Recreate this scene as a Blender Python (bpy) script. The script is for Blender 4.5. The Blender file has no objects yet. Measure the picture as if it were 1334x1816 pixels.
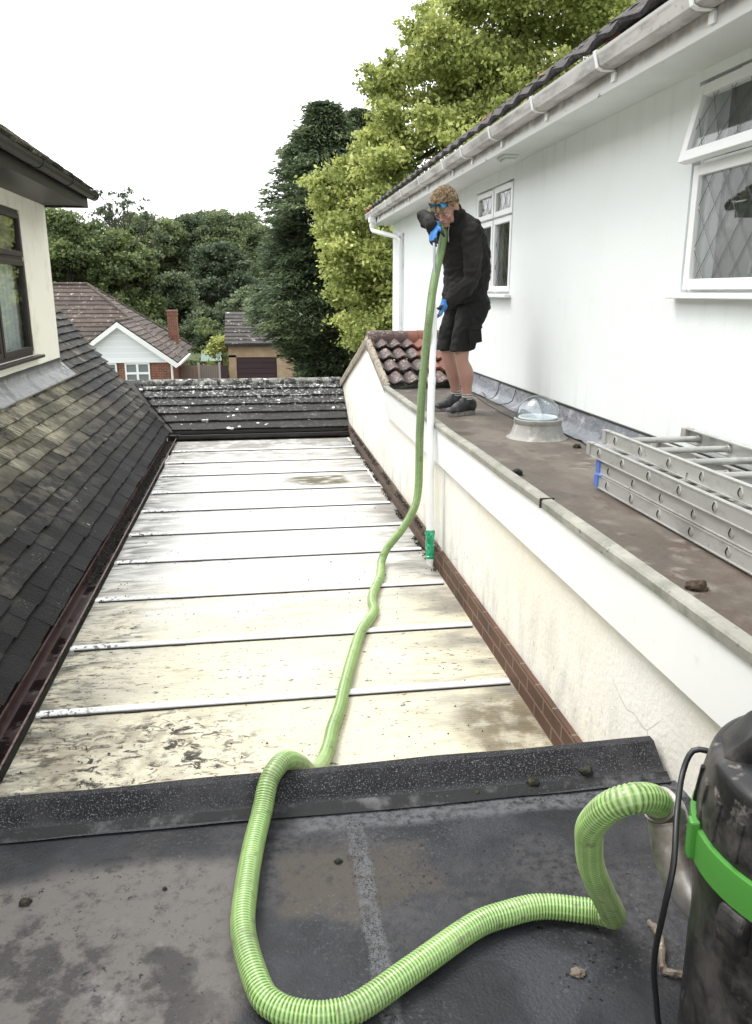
import bpy, bmesh, math, random
import numpy as np
from mathutils import Vector, Matrix, Euler, noise
R=math.radians
sc=bpy.context.scene
# ---------------------------------------------------------------- camera, sky, sun
cd=bpy.data.cameras.new('camera'); cam=bpy.data.objects.new('camera',cd); sc.collection.objects.link(cam)
cd.sensor_fit='VERTICAL'; cd.sensor_height=36; cd.lens=1412/1816*36; cd.clip_start=.02; cd.clip_end=2000
cam.location=(0,0,4.2); cam.rotation_euler=(R(90-15.4),0,R(-8.4)); sc.camera=cam
SUN_EL,SUN_AZ=R(62),R(-60)      # azimuth from +Y towards +X; the light comes over the left house
w=bpy.data.worlds.new('World'); sc.world=w; w.use_nodes=True
wn=w.node_tree; bg=wn.nodes['Background']
sky=wn.nodes.new('ShaderNodeTexSky'); sky.sky_type='NISHITA'; sky.sun_disc=False
sky.sun_elevation=SUN_EL; sky.sun_rotation=SUN_AZ; sky.air_density=1.0; sky.dust_density=4; sky.ozone_density=1
hs=wn.nodes.new('ShaderNodeHueSaturation'); hs.inputs['Saturation'].default_value=.16; hs.inputs['Value'].default_value=1.25
wn.links.new(sky.outputs[0],hs.inputs['Color'])
cl=wn.nodes.new('ShaderNodeMixRGB'); cl.inputs[0].default_value=.55; cl.inputs[2].default_value=(13,13.2,13.2,1)   # even cloud layer over the sky
wn.links.new(hs.outputs[0],cl.inputs[1]); wn.links.new(cl.outputs[0],bg.inputs[0]); bg.inputs[1].default_value=.13
sd=bpy.data.lights.new('sun','SUN'); sd.energy=1.0; sd.angle=R(24); sd.color=(1,.96,.9)
so=bpy.data.objects.new('sun',sd); sc.collection.objects.link(so)
sdir=Vector((math.sin(SUN_AZ)*math.cos(SUN_EL),math.cos(SUN_AZ)*math.cos(SUN_EL),math.sin(SUN_EL)))
so.rotation_euler=(-sdir).to_track_quat('-Z','Y').to_euler()
sc.view_settings.view_transform='Standard'; sc.view_settings.look='None'; sc.view_settings.exposure=.92
sc.view_settings.gamma=1.0; sc.view_settings.use_curve_mapping=False
sc.render.engine='CYCLES'; sc.cycles.max_bounces=8; sc.cycles.transparent_max_bounces=12
rnd=random.Random(7); nr=np.random.default_rng(7)

# ---------------------------------------------------------------- helpers
def link(o,parent=None):
    sc.collection.objects.link(o)
    if parent: o.parent=parent
    return o
def tag(o,label=None,cat=None,group=None,kind=None):
    if label: o['label']=label
    if cat: o['category']=cat
    if group: o['group']=group
    if kind: o['kind']=kind
    return o
def root(name,loc,label,cat,group=None,rz=0):
    o=bpy.data.objects.new(name,None); o.empty_display_size=.1; link(o); o.location=loc; o.rotation_euler=(0,0,rz)
    return tag(o,label,cat,group)
def rootloc(o):
    while o.parent: o=o.parent
    return o
def chain(o):
    v=Vector((0,0,0))
    while o: v+=o.location; o=o.parent
    return v
class MB:
    """collects faces in world coordinates; build() links them as one mesh object"""
    def __init__(s): s.v=[]; s.f=[]; s.t=[]; s.ct=None
    def tint(s,t): s.ct=t; return s
    def add(s,vs,fs,t=None):
        n=len(s.v); s.v+= [tuple(p) for p in vs]; s.f+=[tuple(i+n for i in f) for f in fs]
        s.t+=[t if t is not None else (s.ct if s.ct is not None else .5)]*len(vs); return s
    def box(s,x0,x1,y0,y1,z0,z1,t=None,m=None):
        vs=[Vector((x,y,z)) for x in(x0,x1) for y in(y0,y1) for z in(z0,z1)]
        if m: vs=[m@v for v in vs]
        return s.add(vs,[(0,1,3,2),(4,6,7,5),(0,4,5,1),(2,3,7,6),(0,2,6,4),(1,5,7,3)],t)
    def prism(s,poly,d,t=None):
        """poly: list of 3D points, extruded by vector d"""
        n=len(poly); d=Vector(d); a=[Vector(p) for p in poly]; b=[p+d for p in a]
        fs=[tuple(range(n))[::-1],tuple(range(n,2*n))]+[(i,(i+1)%n,(i+1)%n+n,i+n) for i in range(n)]
        return s.add(a+b,fs,t)
    def tube(s,pts,r,seg=12,cap=True,t=None,flat=1.0,upv=None):
        pts=[Vector(p) for p in pts]; n=len(pts); rs=r if hasattr(r,'__len__') else [r]*n
        ring=[]; prev=None
        for i,p in enumerate(pts):
            d=(pts[min(i+1,n-1)]-pts[max(i-1,0)]).normalized()
            if prev is None:
                u=Vector(upv) if upv else (Vector((0,0,1)) if abs(d.z)<.9 else Vector((1,0,0)))
            else: u=prev
            u=(u-d*u.dot(d)).normalized(); prev=u; v=d.cross(u)
            for k in range(seg):
                a=2*math.pi*k/seg
                ring.append(p+(u*math.cos(a)*flat+v*math.sin(a))*rs[i])
        fs=[(i*seg+k,i*seg+(k+1)%seg,(i+1)*seg+(k+1)%seg,(i+1)*seg+k) for i in range(n-1) for k in range(seg)]
        if cap: fs+=[tuple(range(seg))[::-1],tuple(range((n-1)*seg,n*seg))]
        return s.add(ring,fs,t)
    def lathe(s,prof,c,seg=48,t=None,axis=None,cap=True):
        m=Matrix.Translation(Vector(c))
        if axis is not None: m=m@Vector(axis).to_track_quat('Z','Y').to_matrix().to_4x4()
        vs=[m@Vector((r*math.cos(2*math.pi*k/seg),r*math.sin(2*math.pi*k/seg),z)) for r,z in prof for k in range(seg)]
        n=len(prof)
        fs=[(i*seg+k,i*seg+(k+1)%seg,(i+1)*seg+(k+1)%seg,(i+1)*seg+k) for i in range(n-1) for k in range(seg)]
        if cap: fs+=[tuple(range(seg))[::-1],tuple(range((n-1)*seg,n*seg))]
        return s.add(vs,fs,t)
    def ell(s,c,r,m=None,seg=16,rings=10,t=None):
        vs=[];c=Vector(c)
        for i in range(rings+1):
            th=math.pi*i/rings
            for k in range(seg):
                a=2*math.pi*k/seg
                p=Vector((r[0]*math.sin(th)*math.cos(a),r[1]*math.sin(th)*math.sin(a),r[2]*math.cos(th)))
                if m: p=m@p
                vs.append(c+p)
        fs=[(i*seg+k,(i+1)*seg+k,(i+1)*seg+(k+1)%seg,i*seg+(k+1)%seg) for i in range(rings) for k in range(seg)]
        return s.add(vs,fs,t)
    def quad(s,a,b,c,d,t=None): return s.add([a,b,c,d],[(0,1,2,3)],t)
    def build(s,name,mat,parent=None,smooth=False,bevel=0,loc=None):
        off=chain(parent) if parent else Vector(loc or (0,0,0))
        me=bpy.data.meshes.new(name)
        V=np.array(s.v,dtype=float)-np.array(off)
        me.from_pydata(V.tolist(),[],s.f)
        at=me.attributes.new('tint','FLOAT','POINT'); at.data.foreach_set('value',np.array(s.t,dtype=np.float32))
        me.materials.append(mat); me.validate()
        bm=bmesh.new(); bm.from_mesh(me); bmesh.ops.recalc_face_normals(bm,faces=bm.faces); bm.to_mesh(me); bm.free()
        if smooth:
            for p in me.polygons: p.use_smooth=True
            me.set_sharp_from_angle(angle=R(smooth if smooth is not True else 40))
        o=bpy.data.objects.new(name,me); link(o,parent)
        if not parent: o.location=off
        if bevel:
            b=o.modifiers.new('bevel','BEVEL'); b.width=bevel; b.segments=2; b.limit_method='ANGLE'
        return o
def spline(pts,step=.05):
    """Catmull-Rom through pts, resampled evenly"""
    P=[Vector(p) for p in pts]; P=[P[0]*2-P[1]]+P+[P[-1]*2-P[-2]]; out=[]
    for i in range(1,len(P)-2):
        a,b,c,d=P[i-1:i+3]
        for k in range(40):
            t=k/40; out.append(.5*((2*b)+(c-a)*t+(2*a-5*b+4*c-d)*t*t+(3*b-a-3*c+d)*t**3))
    out.append(P[-2]); res=[out[0]]; acc=0
    for i in range(1,len(out)):
        seg=(out[i]-out[i-1]).length
        while acc+seg>=step:
            q=(step-acc)/seg; out[i-1]=out[i-1].lerp(out[i],q); res.append(out[i-1].copy()); seg=(out[i]-out[i-1]).length; acc=0
        acc+=seg
    res.append(out[-1]); return res

# ---------------------------------------------------------------- materials
def mat(name,base,rough=.6,layers=(),bump=(),spec=.5,metal=0,coat=0,trans=0,tintamt=0,emit=None,rlayers=(),tintcol=None):
    """layers: (colour, [masks], roughness or None); a mask is (kind, scale, lo, hi, {stretch, detail, rough, axis, seed, amt})"""
    m=bpy.data.materials.new(name); m.use_nodes=True; nt=m.node_tree; N=nt.nodes; L=nt.links
    b=N['Principled BSDF']; b.inputs['Specular IOR Level'].default_value=spec; b.inputs['Metallic'].default_value=metal
    b.inputs['Coat Weight'].default_value=coat; b.inputs['Transmission Weight'].default_value=trans
    geo=N.new('ShaderNodeNewGeometry')
    def val(v):
        n=N.new('ShaderNodeValue'); n.outputs[0].default_value=v; return n.outputs[0]
    def math_(op,a,c):
        n=N.new('ShaderNodeMath'); n.operation=op
        for i,x in enumerate((a,c)):
            if isinstance(x,(int,float)): n.inputs[i].default_value=x
            else: L.new(x,n.inputs[i])
        return n.outputs[0]
    def coord(o):
        mp=N.new('ShaderNodeMapping'); L.new(geo.outputs['Position'],mp.inputs[0])
        st=o.get('stretch',(1,1,1)); mp.inputs['Scale'].default_value=st
        s=o.get('seed',0); mp.inputs['Location'].default_value=(s*3.7,s*5.1,s*2.3)
        if 'rot' in o: mp.inputs['Rotation'].default_value=o['rot']
        return mp.outputs[0]
    def mask(ms):
        k,scale,lo,hi=ms[:4]; o=ms[4] if len(ms)>4 else {}
        if k=='noise':
            n=N.new('ShaderNodeTexNoise'); n.inputs['Scale'].default_value=scale; n.inputs['Detail'].default_value=o.get('detail',6)
            n.inputs['Roughness'].default_value=o.get('rough',.6); n.inputs['Distortion'].default_value=o.get('dist',0)
            L.new(coord(o),n.inputs['Vector']); src=n.outputs[0]
        elif k in('voro','crack'):
            n=N.new('ShaderNodeTexVoronoi'); n.inputs['Scale'].default_value=scale
            if k=='crack': n.feature='DISTANCE_TO_EDGE'
            c=coord(o)
            if o.get('warp'):
                nn=N.new('ShaderNodeTexNoise'); nn.inputs['Scale'].default_value=scale*o.get('ws',1.5); L.new(c,nn.inputs['Vector'])
                mx=N.new('ShaderNodeVectorMath'); mx.operation='MULTIPLY_ADD'; L.new(nn.outputs['Color'],mx.inputs[0])
                mx.inputs[1].default_value=(o['warp'],)*3; L.new(c,mx.inputs[2]); c=mx.outputs[0]
            L.new(c,n.inputs['Vector']); src=n.outputs['Distance']
        elif k=='cell':
            n=N.new('ShaderNodeTexVoronoi'); n.inputs['Scale'].default_value=scale; L.new(coord(o),n.inputs['Vector'])
            sp=N.new('ShaderNodeSeparateColor'); L.new(n.outputs['Color'],sp.inputs[0]); src=sp.outputs[0]
        elif k=='wave':
            n=N.new('ShaderNodeTexWave'); n.inputs['Scale'].default_value=scale; n.bands_direction=o.get('axis','X')
            n.inputs['Distortion'].default_value=o.get('dist',0); L.new(coord(o),n.inputs['Vector']); src=n.outputs[0]
        elif k=='pos':
            sp=N.new('ShaderNodeSeparateXYZ'); L.new(geo.outputs['Position'],sp.inputs[0]); src=sp.outputs['XYZ'.index(scale)]
            if o.get('wob'):
                n=N.new('ShaderNodeTexNoise'); n.inputs['Scale'].default_value=o.get('ws',3); L.new(geo.outputs['Position'],n.inputs['Vector'])
                src=math_('ADD',src,math_('MULTIPLY',math_('SUBTRACT',n.outputs[0],.5),o['wob']))
        elif k=='tint':
            n=N.new('ShaderNodeAttribute'); n.attribute_name='tint'; src=n.outputs['Fac']
        elif k=='brick':
            n=N.new('ShaderNodeTexBrick'); c=coord(o)
            sp=N.new('ShaderNodeSeparateXYZ'); L.new(geo.outputs['Position'],sp.inputs[0]); cb=N.new('ShaderNodeCombineXYZ')
            L.new(sp.outputs['XYZ'.index(o.get('h','Y'))],cb.inputs[0]); L.new(sp.outputs[2],cb.inputs[1]); L.new(cb.outputs[0],n.inputs['Vector'])
            n.inputs['Scale'].default_value=scale; n.inputs['Brick Width'].default_value=.225; n.inputs['Row Height'].default_value=.075
            n.inputs['Mortar Size'].default_value=.006; n.inputs['Color1'].default_value=(0,0,0,1); n.inputs['Color2'].default_value=(.35,.35,.35,1)
            n.inputs['Mortar'].default_value=(1,1,1,1); src=n.outputs['Fac'] if o.get('fac',1) else n.outputs['Color']
        mr=N.new('ShaderNodeMapRange'); mr.interpolation_type='SMOOTHSTEP'; L.new(src,mr.inputs[0])
        inv=lo>hi
        mr.inputs[1].default_value=min(lo,hi); mr.inputs[2].default_value=max(lo,hi)
        mr.inputs[3].default_value=o.get('amt',1) if inv else 0; mr.inputs[4].default_value=0 if inv else o.get('amt',1)
        return mr.outputs[0]
    def masks(l):
        r=mask(l[0])
        for q in l[1:]: r=math_('MULTIPLY',r,mask(q))
        return r
    rgb=N.new('ShaderNodeRGB'); rgb.outputs[0].default_value=(*base,1); col=rgb.outputs[0]; ro=val(rough)
    for ly in layers:
        fac=masks(ly[1]); mx=N.new('ShaderNodeMixRGB'); L.new(fac,mx.inputs[0]); L.new(col,mx.inputs[1]); mx.inputs[2].default_value=(*ly[0],1); col=mx.outputs[0]
        if len(ly)>2 and ly[2] is not None:
            ro=math_('ADD',math_('MULTIPLY',ro,math_('SUBTRACT',1.0,fac)),math_('MULTIPLY',fac,float(ly[2])))
    if tintamt:
        a=N.new('ShaderNodeAttribute'); a.attribute_name='tint'
        f=math_('ADD',1-tintamt*.5,math_('MULTIPLY',a.outputs['Fac'],tintamt))
        hv=N.new('ShaderNodeHueSaturation'); L.new(f,hv.inputs['Value']); L.new(col,hv.inputs['Color']); col=hv.outputs[0]
    L.new(col,b.inputs['Base Color']); L.new(ro,b.inputs['Roughness'])
    if bump:
        prev=None
        for bm_ in bump:
            h=masks(bm_[0]) ; n=N.new('ShaderNodeBump'); n.inputs['Distance'].default_value=bm_[1]; n.inputs['Strength'].default_value=bm_[2] if len(bm_)>2 else 1
            L.new(h,n.inputs['Height'])
            if prev: L.new(prev,n.inputs['Normal'])
            prev=n.outputs[0]
        L.new(prev,b.inputs['Normal'])
    m['x']=1
    return m
def leafmat(name,c0,c1,c2,tr=.35):
    m=bpy.data.materials.new(name); m.use_nodes=True; nt=m.node_tree; N=nt.nodes; L=nt.links
    b=N['Principled BSDF']; b.inputs['Roughness'].default_value=.55; b.inputs['Specular IOR Level'].default_value=.3
    a=N.new('ShaderNodeAttribute'); a.attribute_name='tint'; cr=N.new('ShaderNodeValToRGB'); L.new(a.outputs['Fac'],cr.inputs[0])
    cr.color_ramp.elements[0].color=(*c0,1); cr.color_ramp.elements[1].color=(*c2,1); e=cr.color_ramp.elements.new(.5); e.color=(*c1,1)
    L.new(cr.outputs[0],b.inputs['Base Color']); t=N.new('ShaderNodeBsdfTranslucent'); L.new(cr.outputs[0],t.inputs[0])
    mx=N.new('ShaderNodeMixShader'); mx.inputs[0].default_value=tr; L.new(b.outputs[0],mx.inputs[1]); L.new(t.outputs[0],mx.inputs[2])
    L.new(mx.outputs[0],N['Material Output'].inputs[0]); return m
def glassmat(name,tintc=(.75,.8,.78),ior=1.6):
    m=bpy.data.materials.new(name); m.use_nodes=True; nt=m.node_tree; N=nt.nodes; L=nt.links; N.remove(N['Principled BSDF'])
    t=N.new('ShaderNodeBsdfTransparent'); t.inputs[0].default_value=(*tintc,1); g=N.new('ShaderNodeBsdfGlossy'); g.inputs['Roughness'].default_value=.015
    f=N.new('ShaderNodeLayerWeight'); f.inputs[0].default_value=.5; pw=N.new('ShaderNodeMath'); pw.operation='POWER'; pw.inputs[1].default_value=5; L.new(f.outputs['Facing'],pw.inputs[0])
    ma=N.new('ShaderNodeMath'); ma.operation='MULTIPLY_ADD'; ma.inputs[1].default_value=.95; ma.inputs[2].default_value=.15 if ior>1.65 else .045; L.new(pw.outputs[0],ma.inputs[0]); mx=N.new('ShaderNodeMixShader')
    L.new(ma.outputs[0],mx.inputs[0]); L.new(t.outputs[0],mx.inputs[1]); L.new(g.outputs[0],mx.inputs[2]); L.new(mx.outputs[0],N['Material Output'].inputs[0]); return m

M={}
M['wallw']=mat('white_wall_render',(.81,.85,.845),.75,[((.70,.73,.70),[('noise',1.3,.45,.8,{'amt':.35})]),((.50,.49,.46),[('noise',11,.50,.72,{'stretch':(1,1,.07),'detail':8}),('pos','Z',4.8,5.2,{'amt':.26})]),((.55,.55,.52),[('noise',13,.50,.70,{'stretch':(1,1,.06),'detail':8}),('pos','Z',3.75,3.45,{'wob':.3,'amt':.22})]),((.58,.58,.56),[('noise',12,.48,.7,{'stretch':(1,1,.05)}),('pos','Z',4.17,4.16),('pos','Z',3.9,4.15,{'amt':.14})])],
  [([('noise',75,0,1,{'detail':3})],.0018,.5)])
M['cream']=mat('cream_wall_render',(.86,.82,.73),.75,[((.85,.84,.80),[('noise',.9,.4,.65)]),
  ((.30,.31,.29),[('noise',7,.42,.72,{'stretch':(1,1,.35),'detail':9}),('pos','Z',2.95,2.4,{'wob':.5,'amt':.5})]),
  ((.12,.13,.12),[('noise',30,.58,.75,{'stretch':(1,1,.5),'detail':8}),('pos','Z',2.9,2.4,{'wob':.6,'ws':4,'amt':.8})]),
  ((.40,.38,.33),[('noise',14,.55,.8,{'stretch':(1,1,.08)}),('pos','Z',2.8,3.05,{'amt':.35})]),
  ((.25,.22,.18),[('crack',1.3,.004,.0,{'warp':.10,'ws':3,'stretch':(1,1,.6)}),('noise',.8,.56,.6,{'seed':3,'amt':.5})]),
  ((.25,.27,.25),[('pos','Y',11.0,12.2,{'amt':.5}),('noise',4,.4,.6)])],
  [([('noise',45,0,1)],.004,.6),([('noise',5,0,1)],.01,.4)])
M['leftwall']=mat('cream_painted_wall',(.86,.84,.72),.75,[((.62,.58,.44),[('noise',2.5,.5,.75,{'amt':.6})]),((.45,.42,.35),[('pos','Z',4.1,5.1,{'wob':.4}),('noise',6,.5,.8,{'stretch':(1,1,.4),'amt':.5})])],[([('noise',55,0,1)],.003,.5)])
M['upvc']=mat('white_plastic',(.85,.86,.86),.35,[((.5,.49,.46),[('noise',12,.6,.8,{'amt':.3})]),((.05,.045,.04),[('voro',9,.035,.02),('noise',3,.5,.6)])])
M['upvcd']=mat('grimy_white_plastic',(.60,.59,.58),.4,[((.27,.25,.24),[('noise',6,.4,.7,{'stretch':(1,.4,2)})]),((.12,.11,.10),[('noise',34,.58,.75,{'amt':.7,'stretch':(1,1,1)})]),((.8,.8,.8),[('pos','Z',5.31,5.325,{'amt':.9})])])
M['fasciad']=mat('weathered_fascia',(.72,.73,.72),.5,[((.33,.30,.28),[('pos','Z',5.205,5.24,{'wob':.04,'ws':8}),('noise',5,.3,.55,{'amt':.8})]),((.08,.07,.06),[('noise',22,.64,.72,{'stretch':(1,.3,1)})])])
M['soffit']=mat('white_soffit_board',(.74,.77,.75),.6,[((.5,.52,.5),[('noise',2,.4,.8,{'amt':.4})])])
M['glass']=glassmat('window_glass',(.96,.97,.97))
M['lead']=mat('lead_flashing',(.20,.215,.24),.42,[((.42,.43,.44),[('noise',6,.5,.72)]),((.09,.09,.10),[('noise',11,.55,.75,{'seed':2})])],[([('noise',14,0,1)],.02,.6)],metal=.3)
M['came']=mat('lead_came',(.10,.11,.11),.5)
M['curt']=mat('net_curtain',(.60,.66,.62),.8,[((.5,.56,.53),[('wave',7,.3,1,{'axis':'Y','dist':2,'amt':.7})])])
M['room']=mat('dark_room',(.06,.07,.07),.9)
M['brown']=mat('brown_window_frame',(.028,.018,.017),.45,[((.055,.042,.038),[('noise',9,.5,.8)])])
M['brownp']=mat('dark_brown_plastic',(.012,.010,.010),.42,[((.05,.046,.046),[('noise',8,.5,.8,{'amt':.6})])])
M['redbrown']=mat('red_brown_gutter_plastic',(.036,.012,.012),.48,[((.07,.05,.042),[('noise',10,.52,.75,{'amt':.8})],.6),((.02,.012,.012),[('noise',4,.55,.7,{'stretch':(1,.5,1),'amt':.7})],.08),((.3,.27,.24),[('noise',55,.68,.75,{'amt':.5})])])
tl=[((.010,.010,.0095),[('noise',3,.45,.65)]),
  ((.20,.185,.135),[('noise',5,.34,.56,{'detail':8}),('pos','X',-1.62,-1.95,{'wob':.5,'ws':1.5}),('pos','Y',10.4,9.0,{'wob':1.2}),('pos','Y',4.0,6.0,{'wob':1})],.8),
  ((.36,.34,.25),[('noise',38,.42,.62,{'detail':7,'stretch':(.35,1,.35)}),('pos','X',-1.68,-2.0,{'wob':.45,'ws':1.5}),('pos','Y',10.2,8.6,{'wob':1.2}),('pos','Y',5.0,7.0,{'wob':1,'amt':.85})],.85),
  ((.12,.11,.088),[('noise',9,.40,.64,{'detail':9}),('pos','X',-1.35,-1.6,{'wob':.4,'ws':2,'amt':.8}),('noise',1.3,.40,.56,{'seed':4})],.8),
  ((.30,.31,.30),[('noise',60,.62,.72,{'detail':5}),('noise',2,.45,.62,{'seed':8})],.9),
  ((.5,.52,.52),[('noise',26,.67,.72,{'stretch':(.3,1,.3),'seed':5}),('noise',1.6,.48,.6,{'seed':2})],.9),
  ((.55,.55,.52),[('voro',13,.10,.05,{'warp':.08}),('pos','Y',9.5,11)],.9)]
M['tile']=mat('dark_plain_tile',(.0125,.0125,.013),.58,tl,[([('noise',70,0,1,{'detail':4})],.006,.9),([('noise',9,0,1)],.012,.5)],tintamt=1.25,spec=.14)
M['tilefar']=mat('lichened_tile',(.015,.014,.013),.75,[((.055,.052,.047),[('noise',16,.5,.7)]),((.60,.62,.60),[('noise',24,.545,.59,{'detail':6,'rough':.7}),('pos','Z',2.45,2.92,{'wob':.45,'amt':.8})],.9),
  ((.70,.72,.70),[('voro',7,.20,.15,{'warp':.08}),('noise',2.2,.45,.5,{'seed':6})],.9),((.32,.32,.29),[('noise',9,.42,.6,{'seed':3}),('pos','Z',2.84,2.92,{'amt':.7})],.9)],[([('noise',50,0,1)],.006,.7)],tintamt=.7)
M['pantile']=mat('speckled_pantile',(.06,.033,.028),.6,[((.13,.07,.06),[('noise',8,.45,.7)]),((.48,.44,.41),[('noise',36,.54,.60,{'detail':5,'rough':.75}),('noise',5,.36,.52,{'seed':4,'amt':.9})],.9),
  ((.02,.014,.012),[('tint',0,.30,.05)]),
  ((.21,.085,.06),[('pos','X',1.70,1.74,{'wob':.1}),('pos','X',2.0,1.94,{'wob':.1}),('pos','Z',3.39,3.43,{'wob':.05})],.8)],[([('noise',60,0,1)],.005,.7)])
M['verge']=mat('verge_mortar',(.33,.29,.23),.9,[((.16,.14,.11),[('noise',14,.45,.65)]),((.55,.5,.42),[('noise',40,.6,.75)])],[([('noise',40,0,1)],.006,1)])
M['conc']=mat('grey_kerb_edging',(.27,.265,.23),.8,[((.42,.41,.36),[('noise',3,.45,.7)]),((.20,.21,.17),[('noise',9,.45,.68)]),((.10,.10,.09),[('noise',34,.62,.72,{'detail':8})])],[([('noise',30,0,1)],.004,.6)])
M['poly']=mat('polycarbonate_roof',(.70,.69,.66),.30,[
  ((.68,.63,.47),[('pos','Y',5.7,4.5,{'wob':1.3}),('noise',1.4,.20,.5)]),
  ((.42,.41,.37),[('noise',2.2,.42,.66,{'detail':9,'rough':.65,'stretch':(.5,1.2,1),'dist':.6,'seed':70,'amt':.42})],.45),
  ((.45,.38,.25),[('noise',10,.50,.78,{'stretch':(.25,1.6,1),'dist':1}),('pos','Y',6.2,4.9,{'wob':1,'amt':.8})],.5),
  ((.27,.26,.22),[('noise',5,.46,.70,{'stretch':(.3,1.5,1),'dist':1,'detail':9}),('pos','X',.2,1.1,{'wob':.8,'amt':.85})],.5),
  ((.17,.16,.14),[('noise',4,.38,.62,{'stretch':(.5,1,1),'seed':3,'detail':9}),('pos','X',.72,1.15,{'wob':.4,'amt':.8})],.55),
  ((.10,.095,.08),[('noise',6,.36,.62,{'stretch':(.4,1.2,1),'seed':5,'dist':1.5,'detail':9}),('pos','X',-.60,-1.10,{'wob':.5,'amt':.92})],.6),
  ((.14,.13,.10),[('noise',8,.44,.66,{'stretch':(.3,1.3,1),'dist':2,'seed':9}),('pos','Y',7.2,10.3,{'wob':2,'amt':.8})],.5),
  ((.20,.195,.18),[('noise',3,.40,.58,{'seed':12}),('pos','Y',9.2,10.5,{'amt':.85})],.5),
  ((.07,.055,.012),[('noise',16,.30,.56,{'stretch':(.4,1,1),'seed':1}),('pos','Y',8.10,8.2,{'wob':.12}),('pos','Y',8.66,8.54,{'wob':.1}),('pos','X',.22,.45,{'wob':.3}),('pos','X',.98,.86,{'wob':.1})],.4),
  ((.03,.026,.02),[('noise',19,.50,.57,{'stretch':(.7,1.1,1),'dist':.9,'detail':10,'rough':.72,'rot':(0,0,.9)}),('noise',4.5,.44,.54,{'seed':81}),('pos','Y',3.62,3.35,{'wob':.5}),('pos','X',.12,-.25,{'wob':.6})],.7),
  ((.30,.26,.19),[('noise',7,.44,.60,{'seed':82,'detail':9}),('pos','Y',3.62,3.4,{'wob':.5}),('pos','X',-.1,-.6,{'wob':.6,'amt':.7})],.6),
  ((.05,.043,.03),[('noise',24,.57,.64,{'stretch':(.6,1.2,1),'detail':9,'rough':.7}),('pos','Y',5.4,4.2,{'wob':1.5}),('noise',1.8,.42,.54,{'seed':2})],.7),
  ((.05,.043,.03),[('noise',22,.53,.60,{'stretch':(.5,1.2,1),'detail':9,'rough':.7,'seed':88}),('pos','X',-.55,-.95,{'wob':.4}),('pos','Y',5.2,4.4,{'wob':.8,'amt':.8})],.7),
  ((.04,.035,.03),[('voro',9,.070,.05,{'warp':.06}),('noise',1.7,.48,.58,{'seed':7})],.8),
  ((.05,.045,.04),[('noise',50,.64,.68,{'detail':5}),('noise',1.9,.40,.54,{'seed':11})],.8),
  ((.12,.095,.05),[('noise',9,.34,.58,{'seed':13,'detail':8}),('pos','X',.80,1.0,{'wob':.3}),('pos','Y',3.60,3.35,{'wob':.2,'amt':.85})],.5),
  ],[([('wave',16,0,1,{'axis':'Y'})],.0028,.8)],spec=.5)
M['bar']=mat('white_glazing_bar',(.88,.88,.87),.3,[((.4,.38,.33),[('noise',15,.58,.8,{'amt':.5})]),((.06,.05,.04),[('noise',34,.52,.60),('pos','X',-.6,-1.05,{'wob':.4})],.8)])
M['gasket']=mat('black_gasket',(.03,.028,.025),.7)
M['brickw']=mat('brown_brick',(.105,.052,.032),.8,[((.07,.036,.025),[('noise',5,.4,.7)]),((.30,.24,.18),[('brick',1,.1,.9,{'amt':.5})]),((.10,.075,.055),[('pos','Y',4.8,7.0,{'wob':1}),('noise',6,.3,.6,{'amt':.9})]),((.05,.05,.04),[('noise',26,.56,.66),('pos','Y',4.5,6.5)])],
  [([('brick',1,1,0,{})],.006,.8),([('noise',60,0,1)],.003,.6)])
M['feltman']=mat('weathered_brown_roof_felt',(.085,.071,.056),.66,[((.155,.132,.108),[('noise',1.7,.44,.66,{'stretch':(1,.5,1),'detail':10,'rough':.68})],.7),((.045,.036,.030),[('noise',9,.53,.64,{'detail':10,'rough':.7,'seed':12}),('noise',1.5,.42,.56,{'seed':14,'amt':.8})],.6),((.085,.062,.048),[('noise',2.6,.5,.62,{'seed':4,'stretch':(1,.6,1)})],.45),
  ((.26,.225,.195),[('noise',9,.52,.66,{'seed':6}),('noise',1.2,.45,.6,{'seed':3,'amt':.7})],.8),((.05,.042,.035),[('noise',7,.40,.6),('pos','Y',6.6,7.6,{'wob':.4,'amt':.85})],.5),
  ((.055,.042,.033),[('voro',1.1,.23,.19,{'warp':.25,'seed':1,'amt':.7})],.4),((.65,.63,.6),[('voro',14,.05,.03,{}),('noise',1.5,.55,.65,{'seed':9})],.8)],
  [([('noise',35,0,1)],.004,.6),([('noise',3,0,1)],.012,.5)])
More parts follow.
